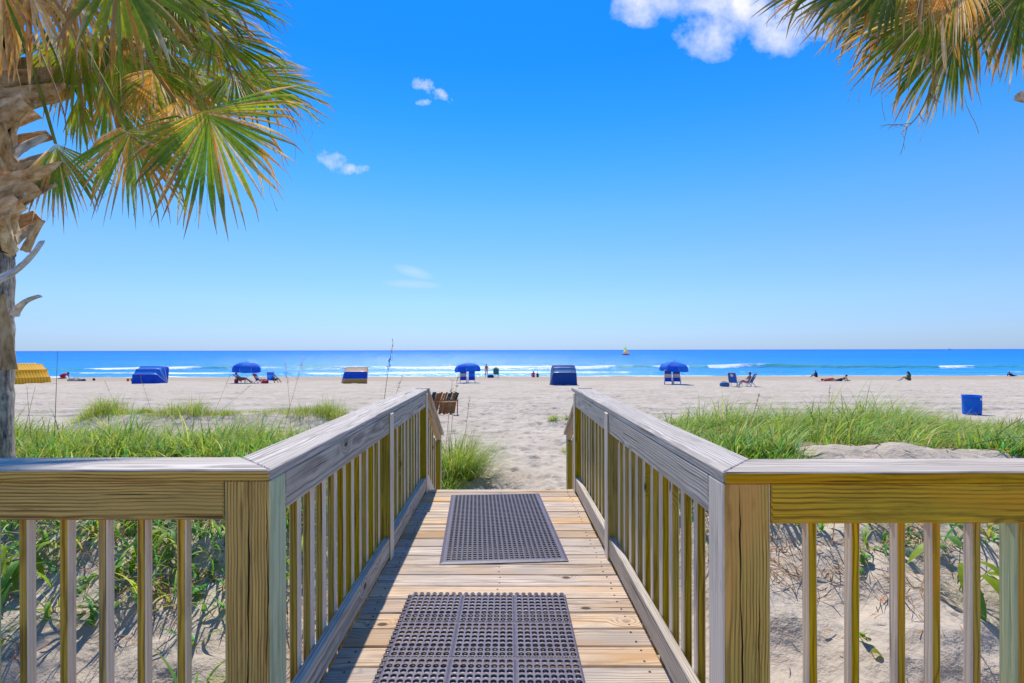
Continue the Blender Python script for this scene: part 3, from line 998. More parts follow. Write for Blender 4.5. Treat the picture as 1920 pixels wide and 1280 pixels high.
# ------------------------------------------------------------------ rubber mats
def hole_grid(bm, nx, ny, pitch_x, pitch_y, r, h, stagger=False, seg=10):
    """plate pierced by round holes: each cell is a ring of quads plus the hole's wall"""
    for j in range(ny):
        for i in range(nx):
            cx, cy = (i + .5) * pitch_x, (j + .5) * pitch_y
            if stagger and j % 2: cx += pitch_x * .0
            outer, inner, low = [], [], []
            for k in range(12):
                a = 2 * math.pi * (k + .5) / 12 + math.pi / 4 - math.pi / 12
                ca, sa = math.cos(a), math.sin(a)
                m = max(abs(ca), abs(sa))
                outer.append(bm.verts.new((cx + ca / m * pitch_x / 2, cy + sa / m * pitch_y / 2, h)))
                inner.append(bm.verts.new((cx + ca * r, cy + sa * r, h)))
                low.append(bm.verts.new((cx + ca * r * .96, cy + sa * r * .96, 0.0)))
            for k in range(12):
                n = (k + 1) % 12
                bm.faces.new((outer[k], outer[n], inner[n], inner[k]))
                bm.faces.new((inner[k], inner[n], low[n], low[k]))


def make_near_mat():
    T = .270; h = .0055
    root = thing('drainage_mat', (-.49, 2.63, .003), 'grey rubber mat of square tiles with big holes, nearest on the boardwalk', 'mat')
    root.rotation_euler = (0, 0, R(-.6))
    bm = bmesh.new()
    n = 8; b = .008; p = (T - 2 * b) / n
    hole_grid(bm, n, n, p, p, p * .415, h)
    bmesh.ops.translate(bm, verts=bm.verts[:], vec=(b, b, 0))
    for (x0, y0, x1, y1) in ((0, 0, T, b), (0, T - b, T, T), (0, b, b, T - b), (T - b, b, T, T - b)):
        add_box(bm, ((x0 + x1) / 2, (y0 + y1) / 2, h / 2), (x1 - x0, y1 - y0, h))
    # groove round the tile
    for v in bm.verts:
        if v.co.z > h - 1e-4 and (min(v.co.x, T - v.co.x) < .001 or min(v.co.y, T - v.co.y) < .001):
            v.co.z -= .0025
    tile = bm_mesh('mat_tile', bm); tile.materials.append(RUBBER2)
    nb = bmesh.new()
    add_lathe(nb, [(.011, 0), (.011, .005), (.004, .0055), (.0045, .002)], 10)
    nub = bm_mesh('mat_connector', nb); nub.materials.append(RUBBER)
    for j in range(6):
        for i in range(3):
            o = link('tile', tile, root, (i * (T + .001), -(j + 1) * (T + .001), 0))
    for j in range(6 * 8):
        link('connector', nub, root, (-.009, -(j + .5) * T / 8, 0))
    for i in range(3 * 8):
        link('connector', nub, root, ((i + .5) * T / 8, .009, 0))


def make_far_mat():
    W, L, h = .79, 1.44, .007
    root = thing('ring_mat', (-.394, 3.0, .003), 'dark rubber mat with small round holes and smooth border, farther on the boardwalk', 'mat')
    root.rotation_euler = (0, 0, R(3.2))
    bm = bmesh.new(); b = .035
    nx, ny = 22, 42
    hole_grid(bm, nx, ny, (W - 2 * b) / nx, (L - 2 * b) / ny, .0118, h)
    bmesh.ops.translate(bm, verts=bm.verts[:], vec=(b, b, 0))
    me = bm_mesh('mat_body', bm); link('pierced_sheet', me, root, mats=RUBBER)
    bm = bmesh.new()
    o_ = [bm.verts.new(v) for v in ((0, 0, .001), (W, 0, .001), (W, L, .001), (0, L, .001))]
    m_ = [bm.verts.new(v) for v in ((.02, .02, h), (W - .02, .02, h), (W - .02, L - .02, h), (.02, L - .02, h))]
    i_ = [bm.verts.new(v) for v in ((b, b, h), (W - b, b, h), (W - b, L - b, h), (b, L - b, h))]
    for k in range(4):
        n = (k + 1) % 4
        bm.faces.new((o_[k], o_[n], m_[n], m_[k])); bm.faces.new((m_[k], m_[n], i_[n], i_[k]))
    link('border', bm_mesh('mat_border', bm), root, mats=RUBBER2)


make_near_mat()
make_far_mat()

# ------------------------------------------------------------------ palms
def lerp(a, b, t): return a + (b - a) * t


GREENS = [(.25, .38, .025), (.16, .28, .03), (.40, .48, .03), (.28, .36, .06)]
STRAWS = [(.80, .40, .06), (.68, .31, .05), (.84, .54, .18), (.56, .32, .12), (.86, .68, .42)]


def fan_blade(H, d, n, Lf, spread, nleaf, droop, dead, rs, tipbrown=.35, yellow=0.0, width=1.0, tint=1.0):
    """one fan leaf blade: pleated segments joined near the hub, splitting and drooping outward"""
    r = random.Random(rs)
    d = Vector(d).normalized(); n = Vector(n); n = (n - d * n.dot(d)).normalized(); s = n.cross(d)
    V, Fq, Cc = [], [], []
    S = 9
    down = Vector((0, 0, -1))
    dth = 2 * spread / nleaf
    for i in range(nleaf):
        th = -spread + dth * (i + .5) + r.uniform(-.2, .2) * dth
        u = abs(th) / spread
        dirv = (d * math.cos(th) + s * math.sin(th)).normalized()
        L = Lf * (1.0 - .28 * u ** 1.5) * r.uniform(.86, 1.06)
        start = H + d * (Lf * .10 * (1 - u))
        side = n.cross(dirv).normalized()
        isdead = r.random() < dead
        base = Vector(r.choice(STRAWS)) if isdead else Vector(r.choice(GREENS)) * tint
        if yellow and not isdead: base = base.lerp(Vector((.36, .38, .02)), yellow * r.uniform(.5, 1))
        tip = Vector(r.choice(STRAWS))
        tb = r.uniform(.5, .85) if r.random() < tipbrown + .25 else r.uniform(.8, 1.0)
        g = droop * r.uniform(.7, 1.4) * (1.5 if isdead else 1.0)
        kink = r.uniform(.55, .85) if r.random() < .45 else 2
        tw = r.uniform(-.7, .7)
        wob = Vector((r.gauss(0, 1), r.gauss(0, 1), r.gauss(0, 1))) * .025 * Lf
        p = start.copy(); cur = dirv.copy()
        b0 = len(V)
        for k in range(S + 1):
            t = k / S
            rad = L * t + Lf * .04
            wfan = 2 * rad * math.tan(dth / 2) * 1.04
            wmax = Lf * .040 * width
            w = min(wfan, wmax)
            if t > .5: w *= max(.04, 1 - ((t - .5) / .5) ** 1.4)
            if isdead and t > .3: w *= .75
            sd = (side * math.cos(tw * t) + n * math.sin(tw * t)).normalized()
            sd = (sd - cur * sd.dot(cur)).normalized()
            nn = cur.cross(sd)
            fold = .32 * w
            V += [p - sd * (w / 2) + nn * fold * .5, p - nn * fold * .5, p + sd * (w / 2) + nn * fold * .5]
            if t < tb: c = base * (1 + .35 * (1 - t))
            else:
                f = min(1, (t - tb) / .15); c = base.lerp(tip, f)
            if t > .93: c = c * .6
            c = c * r.uniform(.85, 1.15)
            Cc += [c, c * .82, c]
            # step outward, bending down
            gg = g * (t ** 1.2) * .42
            if t > kink: gg += .55
            cur = (cur + down * gg + wob * (t * .9)).normalized()
            p = p + cur * (L / S)
        for k in range(S):
            a = b0 + 3 * k
            Fq += [(a, a + 1, a + 4, a + 3), (a + 1, a + 2, a + 5, a + 4)]
    # loose threads between the segments
    for q in range(nleaf // 3):
        th = r.uniform(-spread, spread)
        dirv = (d * math.cos(th) + s * math.sin(th)).normalized()
        p = H + dirv * Lf * r.uniform(.5, .75); cur = (dirv + Vector((r.gauss(0, .3), r.gauss(0, .3), r.gauss(-.3, .3)))).normalized()
        b0 = len(V); ln = Lf * r.uniform(.15, .4)
        for k in range(5):
            w = .0013
            V += [p + Vector((w, 0, w)), p - Vector((w, 0, w)), p + Vector((0, w, -w))]
            Cc += [Vector((.42, .30, .16))] * 3
            cur = (cur + down * .25 + Vector((r.gauss(0, .2), r.gauss(0, .2), 0))).normalized(); p = p + cur * ln / 4
        for k in range(4):
            a = b0 + 3 * k
            Fq += [(a, a + 1, a + 4, a + 3), (a + 1, a + 2, a + 5, a + 4)]
    return V, Fq, Cc


def frond(P, crown, hub, tip, nrm, seed, fat=1.0, spread=1.75, nleaf=44, droop=.25, dead=.15, tipbrown=.5, yellow=0, sag=.25, Lf=None, width=1.0, tint=1.0, label=None):
    """leaf of a palm: arching stalk from the crown to the hub, fan blade at its end"""
    r = random.Random(seed)
    pl = wmat(P).translation
    crown = Vector(crown); hub = Vector(hub); tip = Vector(tip)
    mid = (crown + hub) / 2 + Vector((0, 0, sag * (hub - crown).length))
    pts = []
    for k in range(9):
        t = k / 8
        pts.append((crown * (1 - t) ** 2 + mid * 2 * t * (1 - t) + hub * t * t) - pl)
    bm = bmesh.new()
    add_tube(bm, pts, [(.020 - .011 * k / 8) * fat for k in range(9)], 6)
    st = link('frond', bm_mesh('frond_stalk', bm, True), P, mats=STALK_DEAD if dead > .7 else STALK)
    L = Lf or (tip - hub).length
    d = (tip - hub).normalized()
    V, Fq, Cc = fan_blade(hub - pl, d, nrm, L, spread, nleaf, droop, dead, seed, tipbrown, yellow, width, tint)
    me = np_mesh('fan_blade', np.array([tuple(v) for v in V]), np.array(Fq), np.array([tuple(c) for c in Cc]))
    link('fan_blade', me, st, mats=PALMLEAF)
    return st


STALK = plain('green_leaf_stalk', (.24, .28, .06), .85, var=.25, spec=.08)
STALK_DEAD = plain('dry_leaf_stalk', (.34, .21, .09), .7, var=.3)


def bark_mat():
    m, t, p = new_mat('palm_bark')
    tc = N(t, 'ShaderNodeTexCoord')
    mp = N(t, 'ShaderNodeMapping'); mp.inputs['Scale'].default_value = (1, 1, .22); t.links.new(tc.outputs['Object'], mp.inputs[0])
    n = N(t, 'ShaderNodeTexNoise'); n.inputs['Scale'].default_value = 34; n.inputs['Detail'].default_value = 6; n.inputs['Roughness'].default_value = .65
    t.links.new(mp.outputs[0], n.inputs['Vector'])
    mp2 = N(t, 'ShaderNodeMapping'); mp2.inputs['Scale'].default_value = (.35, .35, 1); t.links.new(tc.outputs['Object'], mp2.inputs[0])
    n2 = N(t, 'ShaderNodeTexNoise'); n2.inputs['Scale'].default_value = 16; n2.inputs['Detail'].default_value = 4
    t.links.new(mp2.outputs[0], n2.inputs['Vector'])
    f = math_(t, 'ADD', math_(t, 'MULTIPLY', n.outputs[0], .7), math_(t, 'MULTIPLY', n2.outputs[0], .3))
    c = ramp(t, f, [(.36, (.05, .04, .035)), (.46, (.24, .19, .155)), (.60, (.52, .44, .38))])
    t.links.new(c, p.inputs['Base Color']); p.inputs['Roughness'].default_value = .9
    b = N(t, 'ShaderNodeBump'); b.inputs['Strength'].default_value = .9; b.inputs['Distance'].default_value = .03
    t.links.new(f, b.inputs['Height']); t.links.new(b.outputs[0], p.inputs['Normal'])
    return m


def boot_mat(name, a, b_, c_):
    m, t, p = new_mat(name)
    tc = N(t, 'ShaderNodeTexCoord'); oi = N(t, 'ShaderNodeObjectInfo')
    n = N(t, 'ShaderNodeTexNoise'); n.inputs['Scale'].default_value = 22; n.inputs['Detail'].default_value = 6; n.inputs['Roughness'].default_value = .65
    mp = N(t, 'ShaderNodeMapping'); mp.inputs['Scale'].default_value = (.45, 1, 1)
    ad = N(t, 'ShaderNodeVectorMath', operation='ADD'); t.links.new(tc.outputs['Object'], ad.inputs[0]); t.links.new(oi.outputs['Random'], ad.inputs[1])
    t.links.new(ad.outputs[0], mp.inputs[0]); t.links.new(mp.outputs[0], n.inputs['Vector'])
    c = ramp(t, n.outputs[0], [(.33, b_), (.5, a), (.66, c_)])
    hv = N(t, 'ShaderNodeHueSaturation'); t.links.new(c, hv.inputs['Color'])
    t.links.new(math_(t, 'MULTIPLY_ADD', oi.outputs['Random'], .5, .75), hv.inputs['Value'])
    t.links.new(hv.outputs[0], p.inputs['Base Color']); p.inputs['Roughness'].default_value = .8
    b = N(t, 'ShaderNodeBump'); b.inputs['Strength'].default_value = .5; b.inputs['Distance'].default_value = .01
    t.links.new(n.outputs[0], b.inputs['Height']); t.links.new(b.outputs[0], p.inputs['Normal'])
    return m


BARK = bark_mat()
BOOT = boot_mat('palm_boot', (.62, .39, .19), (.27, .13, .045), (.82, .65, .46))
BOOT_G = boot_mat('grey_palm_boot', (.58, .54, .52), (.34, .26, .20), (.76, .73, .72))
FIBRE = plain('palm_fibre', (.085, .045, .02), .95, var=.6, scale=30)


def boot_mesh(L, w, curl, cut, seed):
    """old leaf base: broad clasping foot narrowing to a trough-shaped stub cut off square. local X along it, Z outward"""
    r = random.Random(seed)
    S, K = 9, 6
    bm = bmesh.new(); top, bot = [], []
    for k in range(S + 1):
        t = k / S
        ww = w * (1.0 - .45 * t ** .8) * (1 + .05 * r.uniform(-1, 1))
        th = .030 * (1 - .35 * t)
        x = L * t; z = curl * t ** 1.7
        rt, rb = [], []
        for q in range(K + 1):
            v = q / K * 2 - 1
            arch = (1 - v * v) * w * .13
            edge = max(.25, 1 - abs(v) ** 3)
            rt.append(bm.verts.new((x + r.uniform(-.004, .004), v * ww / 2, z + arch * (1 - .3 * t) + r.uniform(-.002, .002))))
            rb.append(bm.verts.new((x, v * ww / 2 * .97, z + arch * .55 - th * edge)))
        top.append(rt); bot.append(rb)
    for k in range(S):
        for q in range(K):
            bm.faces.new((top[k][q], top[k][q + 1], top[k + 1][q + 1], top[k + 1][q]))
            bm.faces.new((bot[k][q + 1], bot[k][q], bot[k + 1][q], bot[k + 1][q + 1]))
        bm.faces.new((top[k][0], top[k + 1][0], bot[k + 1][0], bot[k][0]))
        bm.faces.new((top[k + 1][K], top[k][K], bot[k][K], bot[k + 1][K]))
    for ring in ((top[0], bot[0]), (top[S], bot[S])):
        for q in range(K):
            bm.faces.new((ring[0][q], ring[1][q], ring[1][q + 1], ring[0][q + 1]))
    me = bm_mesh('boot', bm, False)
    for pl_ in me.polygons: pl_.use_smooth = False
    return me


BOOTS = [boot_mesh(.33, .15, .11, 0, i) for i in range(4)] + [boot_mesh(.26, .14, .05, 0, 9 + i) for i in range(3)]
for m_ in BOOTS: m_.materials.append(BOOT)
BOOTS_G = [boot_mesh(.30, .11, .10, 0, 31), boot_mesh(.40, .10, .16, 0, 33)]
for m_ in BOOTS_G: m_.materials.append(BOOT_G)


def palm(name, base, label, trunk_top, z_boots, r0, seed, K=1.0):
    P = thing(name, base, label, 'palm tree', 'palms framing the view')
    bx, by, bz = base
    bm = bmesh.new(); prof = []
    H = trunk_top - bz
    for k in range(60):
        z = H * k / 59
        prof.append((r0 * (1.12 - .12 * min(1, z / .6)) * (1 + .018 * math.sin(z * 42) + .01 * math.sin(z * 97)), z))
    rings = add_lathe(bm, prof, 28)
    bm.faces.new(rings[-1])
    rr = random.Random(seed)
    for v in bm.verts:
        a = math.atan2(v.co.y, v.co.x)
        f = 1 + .025 * math.sin(a * 5 + v.co.z * 1.7) + rr.uniform(-.012, .012)
        v.co.x *= f; v.co.y *= f
    link('trunk', bm_mesh('trunk', bm, True), P, mats=BARK)
    bm = bmesh.new()
    rg_ = add_lathe(bm, [(r0 * (1.03 + .02 * math.sin(k * 2.1)), z_boots - bz - .02 + (trunk_top - z_boots) * k / 24) for k in range(25)], 28)
    for v in bm.verts:
        f = 1 + rr.uniform(-.03, .03); v.co.x *= f; v.co.y *= f
    link('fibre_sheath', bm_mesh('fibre_sheath', bm), P, mats=FIBRE)
    # clasping leaf bases, woven in two spirals
    rr = random.Random(seed + 1)
    z = z_boots; i = 0
    while z < trunk_top - .05:
        az = i * 2.399 + rr.uniform(-.12, .12)
        side = 1 if i % 2 else -1
        me = rr.choice(BOOTS) if rr.random() > .16 else rr.choice(BOOTS_G)
        out = Vector((math.cos(az), math.sin(az), 0)); tan = Vector((-math.sin(az), math.cos(az), 0))
        up = (Vector((0, 0, 1)) + tan * side * rr.uniform(.8, 1.15) + out * rr.uniform(.22, .5)).normalized()
        Zd = (out - up * out.dot(up)).normalized(); Yd = Zd.cross(up)
        o = link('boot', me, P)
        o.rotation_euler = Matrix((up, Yd, Zd)).transposed().to_euler()
        o.location = out * (r0 * .90) + Vector((0, 0, z - bz)) - tan * side * .06 * K
        sc_ = rr.uniform(.85, 1.2) * K; o.scale = (sc_, sc_ * rr.uniform(.85, 1.1), sc_)
        z += .0150 * K; i += 1
    return P


KP = 1.5
PALM_L = palm('palm_tree', (-3.07 * KP, 2.9 * KP, gz(-3.07 * KP, 2.9 * KP) - .1), 'shaggy fan palm at the left edge with a trunk of woven leaf bases', CAMZ + 2.45 * KP, CAMZ + .58 * KP, .150 * KP, 5, KP)
# grey hanging leaf bases low on the trunk
def loose_boot(P, p, direction, outward, sc_, me, label=None):
    X = Vector(direction).normalized(); Z = Vector(outward); Z = (Z - X * Z.dot(X)).normalized(); Y_ = Z.cross(X)
    o = link('boot', me, P); o.rotation_euler = Matrix((X, Y_, Z)).transposed().to_euler()
    o.location = Vector(p) - wmat(P).translation; o.scale = Vector(sc_) * KP
    return o


loose_boot(PALM_L, at(0, 520, 2.76 * KP), (.9, -.05, .28), (-.25, -.7, .8), (1.15, 1.25, 1.0), BOOTS_G[0])
loose_boot(PALM_L, at(28, 590, 2.82 * KP), (.35, -.1, .8), (.8, -.5, -.2), (.55, .42, 1.7), BOOTS_G[1])
loose_boot(PALM_L, at(6, 690, 2.72 * KP), (.0, .0, 1), (.25, -1, 0), (1.55, .95, 1.0), BOOTS[4])
loose_boot(PALM_L, at(48, 470, 2.84 * KP), (.42, -.05, .9), (.9, -.4, -.3), (.8, .35, .9), BOOTS[5])

CL = Vector((-3.05 * KP, 2.9 * KP, CAMZ + 2.45 * KP))
FR = [  # hub px, depth, tip px, depth, normal, kwargs
    ((388, 205), 2.55, (445, 415), 2.40, (-.1, -1, .35), dict(spread=1.55, nleaf=46, droop=.10, dead=.22, tipbrown=.75)),
    ((432, 135), 3.05, (592, 215), 2.95, (.15, -.75, .7), dict(spread=1.35, nleaf=40, droop=.16, dead=.06, tipbrown=.3)),
    ((415, 95), 3.5, (560, 120), 3.4, (0, -.5, .9), dict(spread=1.2, nleaf=34, droop=.22, dead=.08, tipbrown=.4)),
    ((240, 243), 2.62, (315, 395), 2.5, (.1, -1, .2), dict(spread=1.5, nleaf=40, droop=.22, dead=.3, tipbrown=.7)),
    ((225, 238), 2.85, (195, 330), 2.75, (-.2, -1, .3), dict(spread=1.3, nleaf=30, droop=.35, dead=.75, tipbrown=.8)),
    ((148, 178), 3.15, (158, 285), 3.15, (.1, -1, 0), dict(spread=.5, nleaf=12, droop=.08, dead=.0, tipbrown=.05, yellow=1.0, width=1.6)),
    ((105, 268), 3.05, (140, 415), 3.0, (.25, -1, .1), dict(spread=.95, nleaf=26, droop=.25, dead=.35, tipbrown=.7)),
    ((300, -35), 2.5, (520, 25), 2.4, (0, -.6, .8), dict(spread=1.2, nleaf=36, droop=.22, dead=.06, tipbrown=.3, yellow=.3)),
    ((215, -60), 2.2, (345, 130), 2.1, (0, -1, .45), dict(spread=1.1, nleaf=24, droop=.30, dead=.3, tipbrown=.6, yellow=.4)),
    ((250, 55), 3.3, (400, 170), 3.25, (0, -.8, .6), dict(spread=1.3, nleaf=36, droop=.25, dead=.12, tipbrown=.4)),
    ((350, 150), 3.2, (330, 290), 3.1, (0, -1, .2), dict(spread=1.4, nleaf=34, droop=.3, dead=.6, tipbrown=.7)),
    ((320, 60), 3.0, (430, 110), 2.95, (0, -.6, .8), dict(spread=1.5, nleaf=36, droop=.3, dead=.1, tipbrown=.5)),
    ((180, 150), 3.6, (300, 200), 3.6, (0, -.8, .5), dict(spread=1.3, nleaf=30, droop=.25, dead=.1, tipbrown=.4)),
    ((330, 190), 2.75, (310, 330), 2.7, (0, -1, .2), dict(spread=.9, nleaf=24, droop=.25, dead=.9, tipbrown=.9)),
    ((150, 70), 3.2, (250, 190), 3.2, (0, -1, .3), dict(spread=1.4, nleaf=32, droop=.3, dead=.25, tipbrown=.6, yellow=.5)),
    ((200, 170), 3.4, (275, 290), 3.4, (0, -1, .3), dict(spread=1.3, nleaf=30, droop=.25, dead=.2, tipbrown=.6, yellow=.4)),
    ((290, 130), 2.8, (240, 235), 2.75, (0, -1, .2), dict(spread=1.2, nleaf=26, droop=.4, dead=.85, tipbrown=.9)),
    ((400, 60), 2.9, (520, 150), 2.85, (0, -.8, .6), dict(spread=1.2, nleaf=34, droop=.25, dead=.15, tipbrown=.5)),
    # leaves above the picture that shade the left fence
    ((290, -150), 2.67, (500, -95), 2.55, (0, -.5, .9), dict(spread=1.5, nleaf=40, droop=.15, dead=.15)),
    ((370, -185), 2.87, (590, -125), 2.72, (0, -.5, .9), dict(spread=1.5, nleaf=40, droop=.15, dead=.15)),
    ((150, -160), 2.6, (330, -110), 2.45, (0, -.5, .9), dict(spread=1.5, nleaf=40, droop=.15, dead=.15)),
    # dry skirt beside the trunk
    ((55, -40), 2.15, (60, 165), 2.1, (0, -1, 0), dict(spread=.85, nleaf=16, droop=.35, dead=.85, tipbrown=.9, width=1.3)),
    ((140, -30), 2.2, (150, 135), 2.2, (.1, -1, 0), dict(spread=.9, nleaf=16, droop=.4, dead=.9, tipbrown=.9, width=1.3)),
    ((5, -30), 2.1, (12, 150), 2.1, (-.1, -1, 0), dict(spread=.8, nleaf=14, droop=.35, dead=.6, tipbrown=.9, width=1.3)),
    ((230, -50), 2.5, (245, 120), 2.5, (.1, -1, 0), dict(spread=.9, nleaf=16, droop=.4, dead=.5, tipbrown=.8, width=1.2, yellow=.4)),
]
for i, (h, hy, t_, ty, nrm, kw) in enumerate(FR):
    frond(PALM_L, CL + Vector((rnd.uniform(-.1, .1), rnd.uniform(-.1, .1), rnd.uniform(-.25, .1))), at(*h, hy * KP), at(*t_, ty * KP), nrm, 100 + i, KP, **kw)
rx = random.Random(77)
for i in range(5):      # a tangle of further leaves round the crown
    hx, hy_ = rx.uniform(40, 400), rx.uniform(-70, 130)
    ang_ = math.atan2(hy_ + 130, hx + 40) + rx.uniform(-.1, .7)
    ln_ = rx.uniform(130, 190); dpt = rx.uniform(2.7, 3.9)
    dd = rx.choice([.05, .1, .15, .3])
    if hx < 130: dd = rx.choice([.5, .85])
    frond(PALM_L, CL, at(hx, hy_, dpt * KP), at(hx + math.cos(ang_) * ln_, hy_ + math.sin(ang_) * ln_, dpt * KP), (rx.uniform(-.3, .3), -1, rx.uniform(.1, .9)), 500 + i, KP,
          spread=rx.uniform(.9, 1.5), nleaf=32, droop=rx.uniform(.15, .4), dead=dd, tipbrown=.4, yellow=rx.choice([0, .3, .6]))
for i in range(11):      # the rest of the crown, above and beyond the frame
    a = 1.2 + i * .52; el = .35 + .45 * (i % 3)
    dv = Vector((math.cos(a) * math.cos(el), math.sin(a) * math.cos(el), math.sin(el)))
    hub = CL + dv * 1.0 * KP
    frond(PALM_L, CL, hub, hub + (dv + Vector((0, 0, -.35))).normalized() * .75 * KP, (dv.cross(Vector((0, 0, 1)))).cross(dv), 300 + i, KP, nleaf=34, droop=.2, dead=.08)


def flower_stalk(P, pts, seed, n=26, ln=.28, r0=.008):
    """dry flowering branch: bare curved stem with thin side twigs"""
    r = random.Random(seed); pl = wmat(P).translation
    bm = bmesh.new(); pts = [Vector(p) - pl for p in pts]
    sm_ = []
    for k in range(len(pts) - 1):
        p0 = pts[max(k - 1, 0)]; p1 = pts[k]; p2 = pts[k + 1]; p3 = pts[min(k + 2, len(pts) - 1)]
        for q in range(5):
            t = q / 5
            sm_.append(.5 * ((2 * p1) + (p2 - p0) * t + (2 * p0 - 5 * p1 + 4 * p2 - p3) * t * t + (3 * p1 - p0 - 3 * p2 + p3) * t ** 3))
    sm_.append(pts[-1])
    m = len(sm_)
    add_tube(bm, sm_, [r0 * (1 - .8 * k / (m - 1)) for k in range(m)], 5)
    for q in range(n):
        k = r.randrange(m // 4, m - 1); p = sm_[k]
        dv = (sm_[k + 1] - sm_[k]).normalized()
        cur = (dv + Vector((r.gauss(0, .9), r.gauss(0, .6), r.gauss(-.3, .8)))).normalized()
        tp = [p]; L_ = ln * r.uniform(.3, 1)
        for j in range(5):
            cur = (cur + Vector((r.gauss(0, .25), r.gauss(0, .2), r.gauss(-.15, .2)))).normalized(); tp.append(tp[-1] + cur * L_ / 5)
        add_tube(bm, tp, [.0022, .002, .0017, .0014, .0012, .001], 3, cap=False)
        for j in (2, 3, 4):
            tq = [tp[j]]; c2 = (cur + Vector((r.gauss(0, .8), r.gauss(0, .6), r.gauss(0, .8)))).normalized()
            for w in range(3): tq.append(tq[-1] + c2 * L_ * .09); c2 = (c2 + Vector((r.gauss(0, .3), 0, r.gauss(0, .3)))).normalized()
            add_tube(bm, tq, [.0014, .0012, .001, .0008], 3, cap=False)
    link('flower_stalk', bm_mesh('flower_stalk', bm), P, mats=STALK_DEAD)


flower_stalk(PALM_L, [CL, at(180, 20, 2.8 * KP), at(330, 75, 2.75 * KP), at(430, 120, 2.7 * KP), at(500, 200, 2.65 * KP)], 1, 40, .28 * KP, .008 * KP)
flower_stalk(PALM_L, [CL, at(200, 60, 3.0 * KP), at(300, 95, 3.0 * KP), at(370, 150, 3.0 * KP), at(400, 260, 3.0 * KP)], 2, 36, .28 * KP, .008 * KP)
flower_stalk(PALM_L, [CL, at(60, 60, 2.75 * KP), at(118, 200, 2.72 * KP), at(124, 270, 2.7 * KP)], 3, 10, .12 * KP, .008 * KP)

PALM_R = palm('palm_tree', (3.85, 3.1, gz(3.85, 3.1) - .1), 'fan palm whose drooping browned fronds hang into the top right corner', 4.15, 2.6, .17, 15)
CR = Vector((3.85, 3.1, 4.2))
FR2 = [
    ((1800, 55), 2.9, (1690, 225), 2.8, (-.2, -1, .3), dict(spread=.62, nleaf=30, droop=.10, dead=.12, tipbrown=.8)),
    ((1770, 5), 2.75, (1610, 150), 2.65, (-.2, -1, .45), dict(spread=.75, nleaf=34, droop=.12, dead=.12, tipbrown=.7)),
    ((1690, -60), 2.7, (1500, 55), 2.6, (-.2, -1, .5), dict(spread=.95, nleaf=32, droop=.16, dead=.08, tipbrown=.6)),
    ((1770, -50), 3.1, (1620, 100), 3.0, (-.2, -1, .4), dict(spread=1.2, nleaf=36, droop=.2, dead=.3, tipbrown=.6)),
    ((1925, -30), 2.8, (1868, 150), 2.75, (-.1, -1, .2), dict(spread=.7, nleaf=26, droop=.12, dead=.12, tipbrown=.8)),
    ((1960, -10), 3.0, (1945, 120), 2.95, (0, -1, .2), dict(spread=1.0, nleaf=26, droop=.2, dead=.2, tipbrown=.6)),
    ((1650, -90), 2.9, (1455, 30), 2.8, (-.2, -1, .5), dict(spread=.9, nleaf=34, droop=.16, dead=.05, tipbrown=.6)),
    ((1720, -40), 3.2, (1560, 90), 3.1, (-.2, -1, .4), dict(spread=1.0, nleaf=34, droop=.16, dead=.05, tipbrown=.6)),
    ((1830, 10), 3.2, (1700, 150), 3.1, (-.2, -1, .3), dict(spread=.9, nleaf=32, droop=.16, dead=.1, tipbrown=.6)),
    ((1735, -50), 2.5, (1735, 70), 2.5, (0, -1, .1), dict(spread=1.05, nleaf=30, droop=.5, dead=.9, tipbrown=.9)),
    ((1800, -45), 2.5, (1795, 85), 2.5, (0, -1, .1), dict(spread=1.05, nleaf=34, droop=.5, dead=.95, tipbrown=.9)),
    ((1845, -20), 2.9, (1830, 90), 2.9, (0, -1, .1), dict(spread=1.1, nleaf=28, droop=.35, dead=.7, tipbrown=.9)),
    ((1880, -40), 3.3, (1800, 70), 3.2, (0, -1, .3), dict(spread=1.3, nleaf=30, droop=.25, dead=.4, tipbrown=.7)),
]
for i, (h, hy, t_, ty, nrm, kw) in enumerate(FR2):
    frond(PALM_R, CR + Vector((rnd.uniform(-.1, .1), rnd.uniform(-.1, .1), rnd.uniform(-.25, .1))), at(*h, hy), at(*t_, ty), nrm, 200 + i, tint=.62, **kw)
for i in range(11):
    a = -1.2 + i * .5; el = .25 + .45 * (i % 3)
    dv = Vector((math.cos(a) * math.cos(el), math.sin(a) * math.cos(el), math.sin(el)))
    hub = CR + dv * 1.0
    frond(PALM_R, CR, hub, hub + (dv + Vector((0, 0, -.35))).normalized() * .75, (dv.cross(Vector((0, 0, 1)))).cross(dv), 400 + i, nleaf=34, droop=.2, dead=.08)
flower_stalk(PALM_R, [CR, at(1830, -20, 2.85), at(1790, 85, 2.8), at(1755, 150, 2.78), at(1725, 215, 2.76), at(1690, 252, 2.75)], 7, 16, .14, .010)

